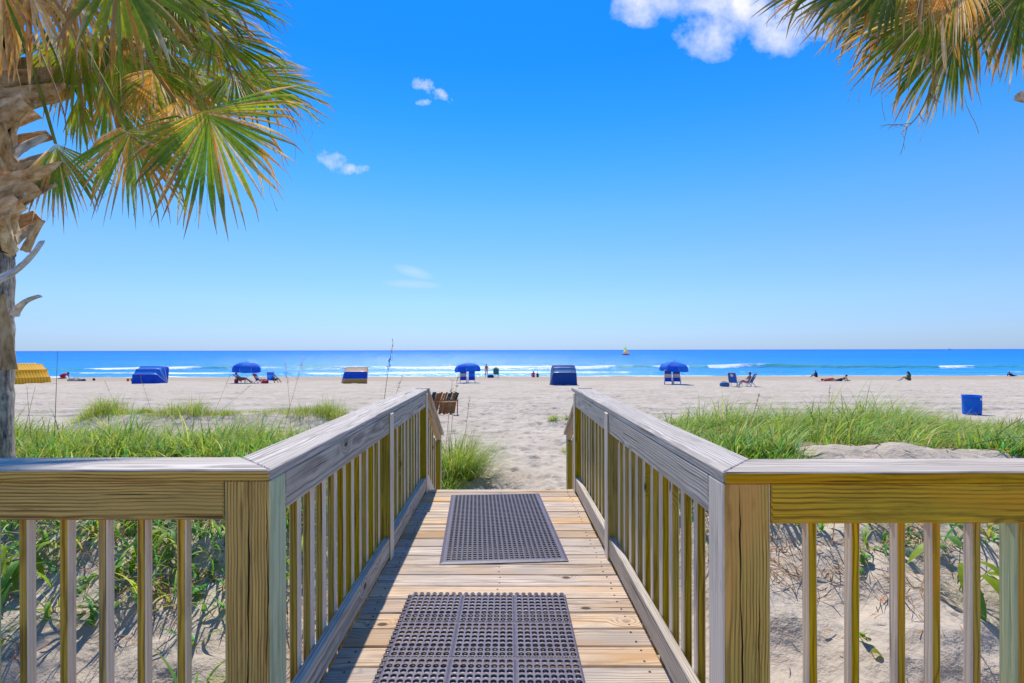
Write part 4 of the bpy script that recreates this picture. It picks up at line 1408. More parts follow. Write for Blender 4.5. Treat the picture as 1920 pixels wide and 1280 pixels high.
# ------------------------------------------------------------------ dune vegetation
def blades(B, az, L, lean, curl, w, col, S=5, coltip=None, droop=0.0):
    """n arching grass blades as one mesh: B (n,3) feet, arrays for the rest"""
    n = len(B)
    t = np.linspace(0, 1, S + 1)
    phi = lean[:, None] + curl[:, None] * t[None, :] ** 1.3          # angle from upright
    ds = (L / S)[:, None]
    hx = np.sin(phi) * ds; hz = np.cos(phi) * ds
    r = np.concatenate([np.zeros((n, 1)), np.cumsum(hx[:, :-1], 1)], 1)
    z = np.concatenate([np.zeros((n, 1)), np.cumsum(hz[:, :-1], 1)], 1)
    ca, sa = np.cos(az)[:, None], np.sin(az)[:, None]
    P = np.stack([B[:, 0:1] + r * ca, B[:, 1:2] + r * sa, B[:, 2:3] + z], -1)
    wt = w[:, None] * np.clip(1.0 - t[None, :] ** 2.2, .06, 1) * (.65 + .35 * np.minimum(1, t[None, :] * 5))
    tw = rng.uniform(-.8, .8, n)[:, None]
    sx, sy = -sa * np.cos(tw) + ca * np.sin(tw) * .3, ca * np.cos(tw) + sa * np.sin(tw) * .3
    sd = np.stack([sx + 0 * t, sy + 0 * t, np.sin(tw) * .5 + 0 * t], -1) * wt[..., None] * .5
    V = np.stack([P - sd, P + sd], 2).reshape(n, -1, 3)
    k = np.arange(S)
    q = np.stack([2 * k, 2 * k + 1, 2 * k + 3, 2 * k + 2], -1)
    Fq = (q[None] + (np.arange(n) * 2 * (S + 1))[:, None, None]).reshape(-1, 4)
    c0 = col[:, None, :]
    c1 = coltip[:, None, :] if coltip is not None else c0 * 1.15
    cc = c0 + (c1 - c0) * (t[None, :, None] ** 1.5)
    cc = np.repeat(cc, 2, 1).reshape(-1, 3)
    return V.reshape(-1, 3), Fq, cc


G1 = np.array([.22, .38, .025]); G2 = np.array([.42, .52, .04]); G3 = np.array([.10, .42, .09]); GY = np.array([.64, .54, .12]); ST = np.array([.62, .44, .20])


def mixcols(n, wts):
    pal = np.stack([G1, G2, G3, GY, ST])
    idx = rng.choice(5, n, p=np.array(wts) / sum(wts))
    return pal[idx] * rng.uniform(.5, 1.45, (n, 1))


def tufts(centers, nb, L, w, spread=.06, lean=(.05, .45), curl=(.4, 1.5), wts=(5, 4, 2.5, 1.6, 1), wind=(0.5, -0.2), hmul=None):
    Bs, m = [], []
    cnt = rng.integers(nb[0], nb[1], len(centers))
    idx = np.repeat(np.arange(len(centers)), cnt)
    n = len(idx)
    c = centers[idx]
    off = rng.normal(0, spread, (n, 2))
    x = c[:, 0] + off[:, 0]; y_ = c[:, 1] + off[:, 1]
    B = np.stack([x, y_, ground(x, y_) - .02], -1)
    az = np.arctan2(off[:, 1] + wind[1] * spread + rng.normal(0, spread * .5, n), off[:, 0] + wind[0] * spread + rng.normal(0, spread * .5, n))
    LL = rng.uniform(L[0], L[1], n) * rng.uniform(.6, 1.05, n)
    if hmul is not None: LL *= hmul[idx]
    return blades(B, az, LL, rng.uniform(*lean, n), rng.uniform(*curl, n), rng.uniform(w[0], w[1], n), mixcols(n, wts), coltip=mixcols(n, (3, 4, 2, 2, .8)))


def merge(parts):
    V, Fq, Cc = [], [], []; o = 0
    for v, f, c in parts:
        V.append(v); Fq.append(f + o); Cc.append(c); o += len(v)
    return np.concatenate(V), np.concatenate(Fq), np.concatenate(Cc)


def scatter(n, x0, x1, y0, y1, keep):
    x = rng.uniform(x0, x1, n * 4); y_ = rng.uniform(y0, y1, n * 4)
    k = rng.random(n * 4) < keep(x, y_)
    return np.stack([x[k], y_[k]], -1)[:n]


def stuff(name, parts, label, cat, mat=GRASS):
    V, Fq, Cc = merge(parts)
    o = link(name, np_mesh(name, V, Fq, Cc), mats=mat)
    return tag(o, label, cat, kind='stuff')


def keepL(x, y_):
    e = -1.25 - .05 * np.clip(y_ - 5, 0, 30)
    d = sstep(0, -.6, x - e)
    return d * sstep(3.3, 4.6, y_) * sstep(10.4, 7.5, y_) * np.clip(.55 + 2.2 * fbm(x * .8, y_ * 1.0, 101, 3), .02, 1)


def keepR(x, y_):
    e = 1.45
    d = sstep(0, .7, x - e)
    mound = np.exp(-((x - 3.6) / 1.3) ** 2 - ((y_ - 4.9) / .85) ** 2)
    k = d * sstep(5.0, 5.9, y_) * sstep(10.5, 8.0, y_) * np.clip(.72 + 1.2 * fbm(x * .5, y_ * .6, 111, 3), .05, 1)
    return np.clip(k * (1 - 1.4 * mound), 0, 1)


gl = scatter(1250, -12.5, -1.2, 3.2, 10.5, keepL)
gl2 = scatter(1100, -6.5, -1.2, 3.8, 6.2, lambda x, y_: keepL(x, y_) * .9)
ridge = scatter(330, -11.8, -4.0, 12.6, 14.6, lambda x, y_: np.exp(-((y_ - 13.35 - .35 * np.sin(x * .9)) / .35) ** 2))
stuff('dune_grass', [tufts(gl, (12, 34), (.22, .72), (.008, .018), .07, lean=(.05, .8), curl=(.8, 2.6), hmul=np.clip(.95 + 1.2 * fbm(gl[:, 0] * 1.2, gl[:, 1] * 1.2, 78, 2), .4, 1.5)), tufts(gl2, (4, 10), (.2, .5), (.012, .028), .06, lean=(.1, .9), wts=(4, 5, 6, 1, .6))],
      'tangled green dune grass behind the left fence', 'grass')
stuff('ridge_grass', [tufts(ridge, (14, 30), (.25, .6), (.006, .010), .10, curl=(.5, 1.9), wts=(4, 4, 1, 3, 2), hmul=np.clip(.9 + 1.6 * fbm(ridge[:, 0] * 1.3, ridge[:, 1] * .5, 79, 2), .25, 1.5))],
      'line of grass along the low sand ridge on the left beach', 'grass')
gr = scatter(1250, 1.3, 13.5, 4.6, 10.5, keepR)
gr2 = scatter(700, 1.5, 2.75, 4.4, 5.8, lambda x, y_: .8 + 0 * x)
gr3 = scatter(600, 5.0, 8.0, 4.8, 6.0, lambda x, y_: .7 + 0 * x)
stuff('dune_grass', [tufts(gr, (14, 42), (.30, .95), (.008, .019), .075, wind=(1.2, -.4), lean=(.05, .8), curl=(.8, 2.7), hmul=np.interp(gr[:, 0] / gr[:, 1], [.25, .45, .65, .8, .92, 1.1], [.65, .95, 1.0, .75, .45, .40]) * np.clip(1.0 + 1.1 * fbm(gr[:, 0] * 1.1, gr[:, 1] * 1.1, 77, 2), .45, 1.4)),
                     tufts(gr2, (6, 13), (.2, .45), (.012, .028), .06, lean=(.1, .9), wts=(3, 5, 6, .6, .4)),
                     tufts(gr3, (6, 13), (.18, .38), (.010, .024), .06, lean=(.1, .9), wts=(3, 4, 6, 1, .6))],
      'thick green dune grass behind the right fence', 'grass')

# the big tussock by the foot of the steps and small plants by the path
def tussock(name, x, y_, n, rad, L, w, label, wts=(4, 4, 3, 1, .7), wind=(.4, -.2), curl=(.6, 1.9), lean=(.05, .8)):
    c = np.array([[x, y_]])
    Bc = rng.normal(0, rad, (n, 2)) + c
    off = Bc - c
    B = np.stack([Bc[:, 0], Bc[:, 1], ground(Bc[:, 0], Bc[:, 1]) - .02], -1)
    az = np.arctan2(off[:, 1] + wind[1] * rad + rng.normal(0, rad * .6, n), off[:, 0] + wind[0] * rad + rng.normal(0, rad * .6, n))
    V, Fq, Cc = blades(B, az, rng.uniform(L[0], L[1], n), rng.uniform(*lean, n), rng.uniform(*curl, n), rng.uniform(w[0], w[1], n), mixcols(n, wts), S=7, coltip=mixcols(n, (2, 3, .3, 3, 1)))
    z0 = gz(x, y_)
    V = V - np.array([x, y_, z0])
    o = link(name, np_mesh(name, V, Fq, Cc), loc=(x, y_, z0), mats=GRASS)
    return tag(o, label, 'grass clump')


tussock('grass_clump', -.72, 7.75, 1500, .17, (.45, 1.05), (.005, .011), 'big wind-swept green grass clump beside the foot of the left stair railing')
tussock('grass_clump', -.80, 7.0, 260, .10, (.2, .45), (.008, .016), 'low bright green grass clump against the left stair post', wts=(3, 4, 6, .5, .3))
tussock('grass_clump', 1.45, 14.5, 160, .07, (.15, .32), (.010, .018), 'short green plant on a small sand ledge right of the path', wts=(4, 4, 3, 1, 1))
tussock('grass_clump', 1.85, 14.6, 120, .06, (.12, .26), (.010, .018), 'green sprig on the sand ledge nearer the right stair railing', wts=(4, 3, 3, 1, 1))
tussock('grass_clump', 1.22, 9.9, 60, .05, (.12, .30), (.006, .012), 'sparse pale grass sprig on the sand beside the right stair railing', wts=(2, 4, 1, 3, 2))

# seed stalks of sea oats standing above the grass
OAT = plain('sea_oat_stem', (.23, .17, .09), .8, var=.3)
OATH = plain('sea_oat_seed', (.40, .28, .13), .85, var=.3)


def sea_oat(foot, top, bend, label, head=True, r0=.004):
    foot = Vector(foot); top = Vector(top)
    P = thing('sea_oat', foot, label, 'sea oat', 'sea oats in the dunes')
    mid = (foot + top) / 2 + Vector(bend)
    pts = [(foot * (1 - t) ** 2 + mid * 2 * t * (1 - t) + top * t * t) - foot for t in [k / 10 for k in range(11)]]
    bm = bmesh.new(); add_tube(bm, pts, [r0 * (1 - .6 * k / 10) for k in range(11)], 5)
    link('stem', bm_mesh('stem', bm), P, mats=OAT)
    if head:
        bm = bmesh.new(); r = random.Random(int(foot.x * 1000))
        L_ = (top - foot).length
        for q in range(int(18)):
            t = r.uniform(.72, 1.0); p = Vector((foot * (1 - t) ** 2 + mid * 2 * t * (1 - t) + top * t * t)) - foot
            dv = Vector((r.gauss(0, 1), r.gauss(0, 1), r.gauss(.8, .6))).normalized() * L_ * .025
            add_tube(bm, [p, p + dv * .6, p + dv * 1.3], [.001, r0 * .9, .0005], 4, cap=False)
        link('seed_head', bm_mesh('seed_head', bm), P, mats=OATH)['kind'] = 'stuff'


def oat_px(fx, fy, tx, ty, Y, label, head=True, bend=(0, 0, 0), r0=.004):
    f = at(fx, fy, Y); f.z = gz(f.x, f.y) - .01
    sea_oat(f, at(tx, ty, Y - .1), bend, label, head, r0)


oat_px(101, 780, 108, 655, 7.5, 'tall reddish stalk rising past the yellow cabana to the horizon', False, (.0, 0, 0), .006)
oat_px(524, 770, 570, 665, 9.0, 'stalk between the left umbrella chairs and the tan cabana', True)
oat_px(545, 775, 535, 680, 9.2, 'leaning stalk just right of the left umbrella chairs', True, (.05, 0, 0))
oat_px(712, 752, 737, 640, 8.5, 'tallest dark stalk crossing the horizon right of the tan and blue cabana', True, (-.05, 0, .05), .007)
oat_px(712, 752, 760, 690, 8.5, 'shorter stalk leaning right beside the tallest dark stalk', True, (-.05, 0, .0))
oat_px(400, 765, 432, 700, 13.3, 'slanting stalk at the left foot of the left umbrella', True)
oat_px(405, 768, 470, 720, 13.3, 'low slanting stalk on the ridge below the left umbrella', True)
oat_px(225, 760, 196, 712, 13.3, 'dry stalk leaning left at the ridge below the blue cabana', True)
oat_px(285, 762, 262, 700, 13.3, 'dry stalk on the ridge straight below the blue cabana', True)
oat_px(60, 780, 50, 720, 7.2, 'thin stalk next to the palm trunk under the yellow cabana', False)
oat_px(35, 800, 66, 722, 7.0, 'thin leaning stalk beside the palm trunk', False)
oat_px(838, 770, 858, 705, 7.7, 'dark stalk above the reddish slat rack pointing up right', True, (-.03, 0, 0), .005)
oat_px(832, 772, 848, 712, 7.75, 'second dark stalk close beside the one above the slat rack', True, (-.02, 0, 0), .005)
oat_px(862, 800, 880, 745, 7.6, 'stalk leaning right out of the big grass clump', True)
oat_px(1400, 790, 1424, 738, 8.2, 'dry stalk leaning right in the grass below the two navy chairs', True, (0, 0, 0), .006)
oat_px(1345, 780, 1347, 752, 8.5, 'short upright stalk in the grass left of the navy chairs', True)
oat_px(1550, 775, 1556, 722, 9.5, 'upright stalk in the right grass below the lying sunbathers', True)
oat_px(1845, 850, 1918, 785, 5.2, 'dead bent stalk in the right corner of the dune below the blue bin', False, (-.05, 0, .05), .006)
oat_px(1780, 860, 1925, 820, 5.0, 'long dead stalk lying slantwise behind the right fence', False, (-.05, 0, .05), .006)
oat_px(1655, 855, 1612, 828, 4.9, 'dead stalk lying on the sand mound behind the right fence', False, (0, 0, .02), .006)
oat_px(60, 815, 110, 850, 5.0, 'bare grey branch lying in the left grass behind the fence', False, (0, 0, .05), .009)
oat_px(1548, 838, 1549, 782, 6.5, 'pale weathered stick standing upright in the right grass', False, (0, 0, 0), .010)

# broad blades, runners and round leaves on the sand slopes under the fences
def slope_plants(x0, x1, y0, y1, n, label, dens):
    c = scatter(n, x0, x1, y0, y1, dens)
    return tufts(c, (4, 9), (.16, .46), (.012, .028), .03, lean=(.2, 1.0), curl=(.5, 1.6), wts=(3, 3, 7, .8, .8), wind=(.2, -.8))


stuff('slope_grass', [slope_plants(-4.2, -1.3, 2.9, 4.4, 300, '', lambda x, y_: sstep(2.9, 3.9, y_ + .5 * vnoise(x * 1.6, y_, 7))),
                      slope_plants(-4.2, -1.15, 2.5, 3.2, 26, '', lambda x, y_: .5 + 0 * x)],
      'broad green grass blades hanging down the sand slope under the left fence', 'grass')
stuff('slope_grass', [slope_plants(1.4, 2.6, 3.6, 4.3, 18, '', lambda x, y_: .5 + 0 * x), slope_plants(2.6, 4.4, 3.4, 4.2, 22, '', lambda x, y_: .5 + 0 * x)],
      'scattered green blades and vines on the sand slope under the right fence', 'grass')


def litter(n, x0, x1, y0, y1, keep, L=(.06, .28), w=(.004, .010)):
    c = scatter(n, x0, x1, y0, y1, keep)
    m = len(c)
    B = np.stack([c[:, 0], c[:, 1], ground(c[:, 0], c[:, 1]) + rng.uniform(.0, .03, m)], -1)
    pal = np.array([(.42, .24, .09), (.50, .34, .17), (.30, .17, .07), (.56, .44, .28), (.45, .18, .06)])
    col = pal[rng.integers(0, 5, m)] * rng.uniform(.7, 1.2, (m, 1))
    return blades(B, rng.uniform(0, 6.28, m), rng.uniform(*L, m), rng.uniform(.95, 1.75, m), rng.uniform(-.5, .8, m), rng.uniform(*w, m), col, S=4)


stuff('dry_roots', [litter(900, -4.3, -1.2, 2.6, 4.1, lambda x, y_: np.clip(.15 + 2.4 * fbm(x * 1.8, y_ * 2.2, 131, 2), .02, 1)),
                    litter(180, -3.2, -1.2, 2.8, 3.6, lambda x, y_: .6 + 0 * x, (.1, .4), (.003, .007))],
      'brown dead runners and straw on the slope under the left fence', 'roots', LITTER)
stuff('dry_roots', [litter(420, 1.55, 2.5, 3.3, 4.2, lambda x, y_: np.exp(-((x - 1.9) / .35) ** 2), (.08, .3)),
                    litter(300, 2.3, 3.9, 3.0, 3.8, lambda x, y_: np.clip(.1 + 2.2 * fbm(x * 2, y_ * 2.4, 141, 2), .02, 1)),
                    litter(140, 1.3, 4.2, 2.4, 3.4, lambda x, y_: .3 + 0 * x, (.04, .16)),
                    litter(160, 2.4, 5.2, 4.4, 5.2, lambda x, y_: .4 + 0 * x, (.05, .25))],
      'brown dead runners and roots on the slope under the right fence', 'roots', LITTER)

_disc = None


def leaf_plant(name, x, y_, specs, label, stemcol=(.2, .3, .05), h=.08):
    """creeping plant: each leaf a mesh of its own on a short stem"""
    z0 = gz(x, y_)
    P = thing(name, (x, y_, z0), label, 'plant')
    r = random.Random(int(x * 977))
    bm = bmesh.new()
    for (dx, dy, dz, L_, w, col, pitch, yaw) in specs:
        zz = gz(x + dx, y_ + dy) - z0 + dz
        add_tube(bm, [(dx * .3, dy * .3 + .02, zz - dz * .9), (dx, dy, zz)], [.003, .002], 5)
        V, Fq = [], []
        S = 6
        for k in range(S + 1):
            t = k / S; ww = w * math.sin(math.pi * min(1, .12 + .88 * t)) ** .7 if t < 1 else .001
            ang = pitch - t * .9
            px_ = L_ * t * math.cos(pitch * .6 - t * .4); pz = L_ * t * math.sin(ang)
            V += [(px_, -ww / 2, pz + .18 * ww), (px_, 0, pz), (px_, ww / 2, pz + .18 * ww)]
        for k in range(S):
            a = 3 * k; Fq += [(a, a + 1, a + 4, a + 3), (a + 1, a + 2, a + 5, a + 4)]
        me = np_mesh('leaf', np.array(V), np.array(Fq), np.tile(np.array(col), (len(V), 1)) * np.array([1, .9, 1] * (S + 1))[:, None], smooth=True)
        o = link('leaf', me, P, (dx, dy, zz), (0, 0, yaw), mats=GRASS)
    link('stem', bm_mesh('stem', bm), P, mats=STALK)
    return P


LIME = (.30, .42, .02); LG = (.14, .34, .05); BLG = (.14, .30, .17)
# leafy weed with long lime leaves, right
pw = at(1800, 1055, 3.25)
leaf_plant('leafy_weed', pw.x, pw.y, [(-.05, -.10, .22, .26, .09, LIME, .2, -2.3), (.02, -.12, .20, .30, .10, LIME, .0, -1.5), (.10, -.08, .21, .27, .09, LIME, .1, -.6),
    (-.12, -.03, .26, .24, .08, LIME, .3, 3.0), (.0, .0, .28, .18, .07, LG, .8, 1.6), (.16, -.05, .16, .22, .08, LG, -.1, -.9), (-.08, -.12, .14, .24, .08, LG, -.2, -1.9), (.05, -.06, .24, .2, .07, LIME, .2, -1.1)],
    'leafy weed with broad lime green leaves seen through the right fence')
def round_leaves(n, sx, sy, seed, col=BLG, size=(.05, .08)):
    r = random.Random(seed); out = []
    for i in range(n):
        s = r.uniform(*size)
        out.append((r.uniform(-sx, sx), r.uniform(-sy, sy), r.uniform(.02, .06), s, s * .95, tuple(c * r.uniform(.8, 1.25) for c in col), r.uniform(-.1, .5), r.uniform(0, 6.28)))
    return out


p_ = at(1705, 1010, 3.6); leaf_plant('creeping_pennywort', p_.x, p_.y, round_leaves(9, .16, .14, 5), 'creeping plant with rounded blue-green leaves behind the fourth baluster of the right fence')
p_ = at(1618, 1068, 3.4); leaf_plant('creeping_pennywort', p_.x, p_.y, round_leaves(4, .08, .06, 6, LG), 'two or three small rounded leaves among dead roots under the right fence')
p_ = at(1635, 1205, 2.75); leaf_plant('creeping_pennywort', p_.x, p_.y, round_leaves(4, .06, .08, 7, LIME, (.05, .075)), 'small lime leaves on a dead runner low under the right fence')
p_ = at(240, 1040, 3.4); leaf_plant('creeping_pennywort', p_.x, p_.y, round_leaves(5, .10, .16, 8, LIME, (.05, .08)), 'round lime leaves on the sand seen through the left fence')
p_ = at(165, 1080, 3.3); leaf_plant('creeping_pennywort', p_.x, p_.y, round_leaves(4, .06, .06, 9, LG, (.05, .08)), 'pair of round green leaves in the shade under the left fence')
for q, (lx, ly, lY, lab) in enumerate(((90, 1010, 3.5, 'leafy green weed at the top of the slope behind the second left baluster'), (310, 1020, 3.55, 'leafy green weed on the slope between the two right balusters of the left fence'), (20, 1060, 3.3, 'leafy green weed beside the left frame edge under the fence'))):
    p_ = at(lx, ly, lY)
    leaf_plant('leafy_weed', p_.x, p_.y, [(rnd.uniform(-.12, .12), rnd.uniform(-.12, .02), rnd.uniform(.08, .22), rnd.uniform(.16, .28), rnd.uniform(.03, .055), (LIME, LG)[k % 2], rnd.uniform(-.2, .6), rnd.uniform(-3, .2)) for k in range(11)], lab)
p_ = at(372, 1120, 3.1); leaf_plant('creeping_pennywort', p_.x, p_.y, round_leaves(3, .04, .04, 10, LG, (.06, .09)), 'single upright green leaf on the sand next to the left corner post')

# ------------------------------------------------------------------ people
def add_limb(bm, a, ra, b, rb, seg=10):
    a, b = Vector(a), Vector(b)
    add_tube(bm, [a, b], [ra, rb], seg)
    add_ball(bm, a, ra, 2); add_ball(bm, b, rb, 2)


def remeshed(name, bm, parent, mat, voxel):
    me = bm_mesh(name, bm, True)
    o = link(name, me, parent, mats=mat)
    m = o.modifiers.new('skin_over', 'REMESH'); m.mode = 'VOXEL'; m.voxel_size = voxel; m.use_smooth_shade = True
    s = o.modifiers.new('soften', 'SMOOTH'); s.factor = .5; s.iterations = 3
    return o


POSE = {
    'stand': dict(pelvis=(0, 0, .93), chest=(0, .0, 1.26), neck=(0, -.01, 1.42), head=(0, .02, 1.55), look=(0, 1, 0),
                  shL=(-.17, 0, 1.36), elL=(-.22, .02, 1.10), haL=(-.20, .10, .88), shR=(.17, 0, 1.36), elR=(.22, .0, 1.10), haR=(.22, .08, .86),
                  hipL=(-.09, 0, .90), knL=(-.10, .03, .49), anL=(-.10, -.02, .08), hipR=(.09, 0, .90), knR=(.11, -.02, .49), anR=(.13, -.06, .08)),
    'chair': dict(pelvis=(0, 0, .34), chest=(0, -.10, .66), neck=(0, -.13, .82), head=(0, -.11, .95), look=(0, 1, -.1),
                  shL=(-.18, -.10, .75), elL=(-.25, .02, .56), haL=(-.20, .22, .50), shR=(.18, -.10, .75), elR=(.25, .02, .56), haR=(.20, .22, .50),
                  hipL=(-.09, .02, .32), knL=(-.12, .43, .42), anL=(-.12, .66, .08), hipR=(.09, .02, .32), knR=(.13, .43, .42), anR=(.14, .72, .08)),
    'recline': dict(pelvis=(0, 0, .34), chest=(0, -.24, .58), neck=(0, -.34, .70), head=(0, -.38, .83), look=(0, 1, .1),
                  shL=(-.18, -.28, .65), elL=(-.24, -.08, .50), haL=(-.16, .14, .46), shR=(.18, -.28, .65), elR=(.24, -.08, .50), haR=(.16, .14, .46),
                  hipL=(-.09, .02, .33), knL=(-.12, .43, .36), anL=(-.12, .82, .12), hipR=(.09, .02, .33), knR=(.13, .42, .44), anR=(.14, .74, .08)),
    'sit': dict(pelvis=(0, 0, .12), chest=(0, .04, .45), neck=(0, .08, .60), head=(0, .12, .73), look=(0, 1, -.3),
                  shL=(-.17, .05, .54), elL=(-.24, .22, .38), haL=(-.12, .42, .34), shR=(.17, .05, .54), elR=(.24, .22, .38), haR=(.12, .42, .34),
                  hipL=(-.09, .03, .11), knL=(-.13, .40, .34), anL=(-.11, .62, .05), hipR=(.09, .03, .11), knR=(.13, .40, .30), anR=(.12, .66, .05)),
    'lie': dict(pelvis=(0, 0, .11), chest=(0, -.36, .13), neck=(0, -.53, .12), head=(0, -.67, .13), look=(0, .1, 1),
                  shL=(-.18, -.46, .12), elL=(-.30, -.22, .06), haL=(-.26, .02, .05), shR=(.18, -.46, .12), elR=(.32, -.24, .06), haR=(.28, .0, .05),
                  hipL=(-.09, .02, .10), knL=(-.12, .43, .24), anL=(-.11, .80, .06), hipR=(.09, .02, .10), knR=(.12, .44, .11), anR=(.13, .86, .06)),
    'prop': dict(pelvis=(0, 0, .11), chest=(0, -.33, .25), neck=(0, -.46, .36), head=(0, -.56, .48), look=(0, -1, -.3),
                  shL=(-.18, -.43, .28), elL=(-.19, -.56, .05), haL=(-.12, -.78, .04), shR=(.18, -.43, .28), elR=(.19, -.56, .05), haR=(.12, -.78, .04),
                  hipL=(-.09, .02, .10), knL=(-.10, .45, .09), anL=(-.09, .86, .08), hipR=(.09, .02, .10), knR=(.10, .45, .09), anR=(.10, .86, .08)),
    'kneel': dict(pelvis=(0, -.22, .30), chest=(0, .10, .42), neck=(0, .26, .48), head=(0, .39, .52), look=(0, 1, -.4),
                  shL=(-.17, .20, .44), elL=(-.21, .26, .22), haL=(-.18, .34, .04), shR=(.17, .20, .44), elR=(.21, .26, .22), haR=(.18, .34, .04),
                  hipL=(-.10, -.22, .28), knL=(-.13, -.02, .06), anL=(-.12, -.44, .05), hipR=(.10, -.22, .28), knR=(.13, -.02, .06), anR=(.12, -.44, .05)),
}


def person(loc, yaw, pose, label, skin=SKIN, top=None, bottom=None, hair='short', size=1.0, hairmat=None, one_piece=None):
    J = {k: Vector(v) for k, v in POSE[pose].items()}
    P = thing('person', loc, label, 'person'); P.rotation_euler = (0, 0, yaw); P.scale = (size,) * 3
    bm = bmesh.new()
    add_limb(bm, J['pelvis'], .125, (J['pelvis'] + J['chest']) / 2, .105)
    add_limb(bm, (J['pelvis'] + J['chest']) / 2, .105, J['chest'], .125)
    add_limb(bm, J['shL'], .062, J['shR'], .062)
    add_limb(bm, J['chest'], .11, J['neck'], .055)
    add_limb(bm, J['neck'], .052, J['head'], .06)
    look = J['look'].normalized()
    up = (J['head'] - J['neck']).normalized()
    side = look.cross(up).normalized()
    add_ball(bm, J['head'], (.078, .088, .112), 2)
    add_ball(bm, J['head'] + look * .095 - up * .01, (.014, .02, .02), 1)            # nose
    add_ball(bm, J['head'] + look * .06 - up * .085, (.04, .035, .03), 1)             # chin
    for s in (-1, 1): add_ball(bm, J['head'] + side * s * .08, (.014, .022, .03), 1)  # ears
    for s in 'LR':
        add_limb(bm, J['sh' + s], .055, J['el' + s], .042)
        d = (J['ha' + s] - J['el' + s]).normalized()
        wr = J['ha' + s]
        add_limb(bm, J['el' + s], .042, wr, .028)
        pn = d.cross(Vector((0, 0, 1)) if abs(d.z) < .9 else Vector((0, 1, 0))).normalized()
        add_limb(bm, wr, .028, wr + d * .07, .034)
        for f, (o_, ln) in enumerate(((-.030, .065), (-.010, .078), (.010, .072), (.030, .055))):
            b = wr + d * .075 + pn * o_
            add_tube(bm, [b, b + d * ln * .5, b + d * ln * .9 + Vector((0, 0, -.015))], [.0125, .012, .010], 6)
        th = wr + d * .02 + pn * .035
        add_tube(bm, [th, th + (d + pn).normalized() * .05], [.014, .011], 6)
        add_limb(bm, J['hip' + s], .088, J['kn' + s], .058)
        add_limb(bm, J['kn' + s], .058, J['kn' + s].lerp(J['an' + s], .35), .056)
        add_limb(bm, J['kn' + s].lerp(J['an' + s], .35), .056, J['an' + s], .036)
        shin = (J['an' + s] - J['kn' + s]).normalized()
        fd = Vector((0, 1, 0)) if shin.z < -.35 else (Vector((0, 0, 1)) if pose in ('lie', 'recline') else Vector((0, .4, -.6)).normalized())
        add_limb(bm, J['an' + s] + Vector((0, 0, -.03)) if shin.z < -.35 else J['an' + s], .035, J['an' + s] + fd * .16 + (Vector((0, 0, -.045)) if shin.z < -.35 else Vector()), .026)
    remeshed('body', bm, P, skin, .013)
    g = .018
    if top or one_piece:
        bm = bmesh.new()
        add_limb(bm, (J['pelvis'] * .8 + J['chest'] * .2), .115 + g, J['chest'], .127 + g)
        add_limb(bm, J['shL'] * .9 + J['shR'] * .1, .060 + g, J['shR'] * .9 + J['shL'] * .1, .060 + g)
        if top and not one_piece:
            for s in 'LR': add_limb(bm, J['sh' + s], .058 + g, J['sh' + s].lerp(J['el' + s], .6), .052 + g)
        remeshed('shirt' if top else 'swimsuit', bm, P, top or one_piece, .018)
    if bottom:
        bm = bmesh.new()
        add_limb(bm, J['pelvis'], .130 + g, J['pelvis'].lerp(J['chest'], .2), .118 + g)
        for s in 'LR': add_limb(bm, J['hip' + s], .090 + g, J['hip' + s].lerp(J['kn' + s], .55), .080 + g)
        remeshed('shorts', bm, P, bottom, .018)
    bm = bmesh.new()
    add_ball(bm, J['head'] - look * .022 + up * .028, (.092, .098, .105), 2)
    if hair == 'long':
        add_limb(bm, J['head'] - look * .06, .085, J['neck'] - look * .09, .08)
        add_limb(bm, J['neck'] - look * .09, .08, J['neck'] - look * .11 - up * .22, .055)
    if hair == 'bun':
        add_ball(bm, J['head'] + up * .12 - look * .05, .05, 2)
    remeshed('hair', bm, P, hairmat or HAIR, .02)
    return P


def on_beach(px, py_base, Y=None):
    """foot point on the sand seen at that pixel"""
    best = None
    lo, hi = 6.0, 70.0
    for _ in range(50):
        m = (lo + hi) / 2
        x = (px - VX) / F * m
        zz = CAMZ - (py_base - VY) / F * m
        if zz > gz(x, m): lo = m
        else: hi = m
    x = (px - VX) / F * lo
    return Vector((x, lo, gz(x, lo)))


def on_depth(px, Y):
    x = (px - VX) / F * Y
    return Vector((x, Y, gz(x, Y)))


def face_cam(p):            # yaw that turns local -Y to the camera
    return math.atan2(p.x, -p.y) + math.pi if False else -math.atan2(p.x, p.y)


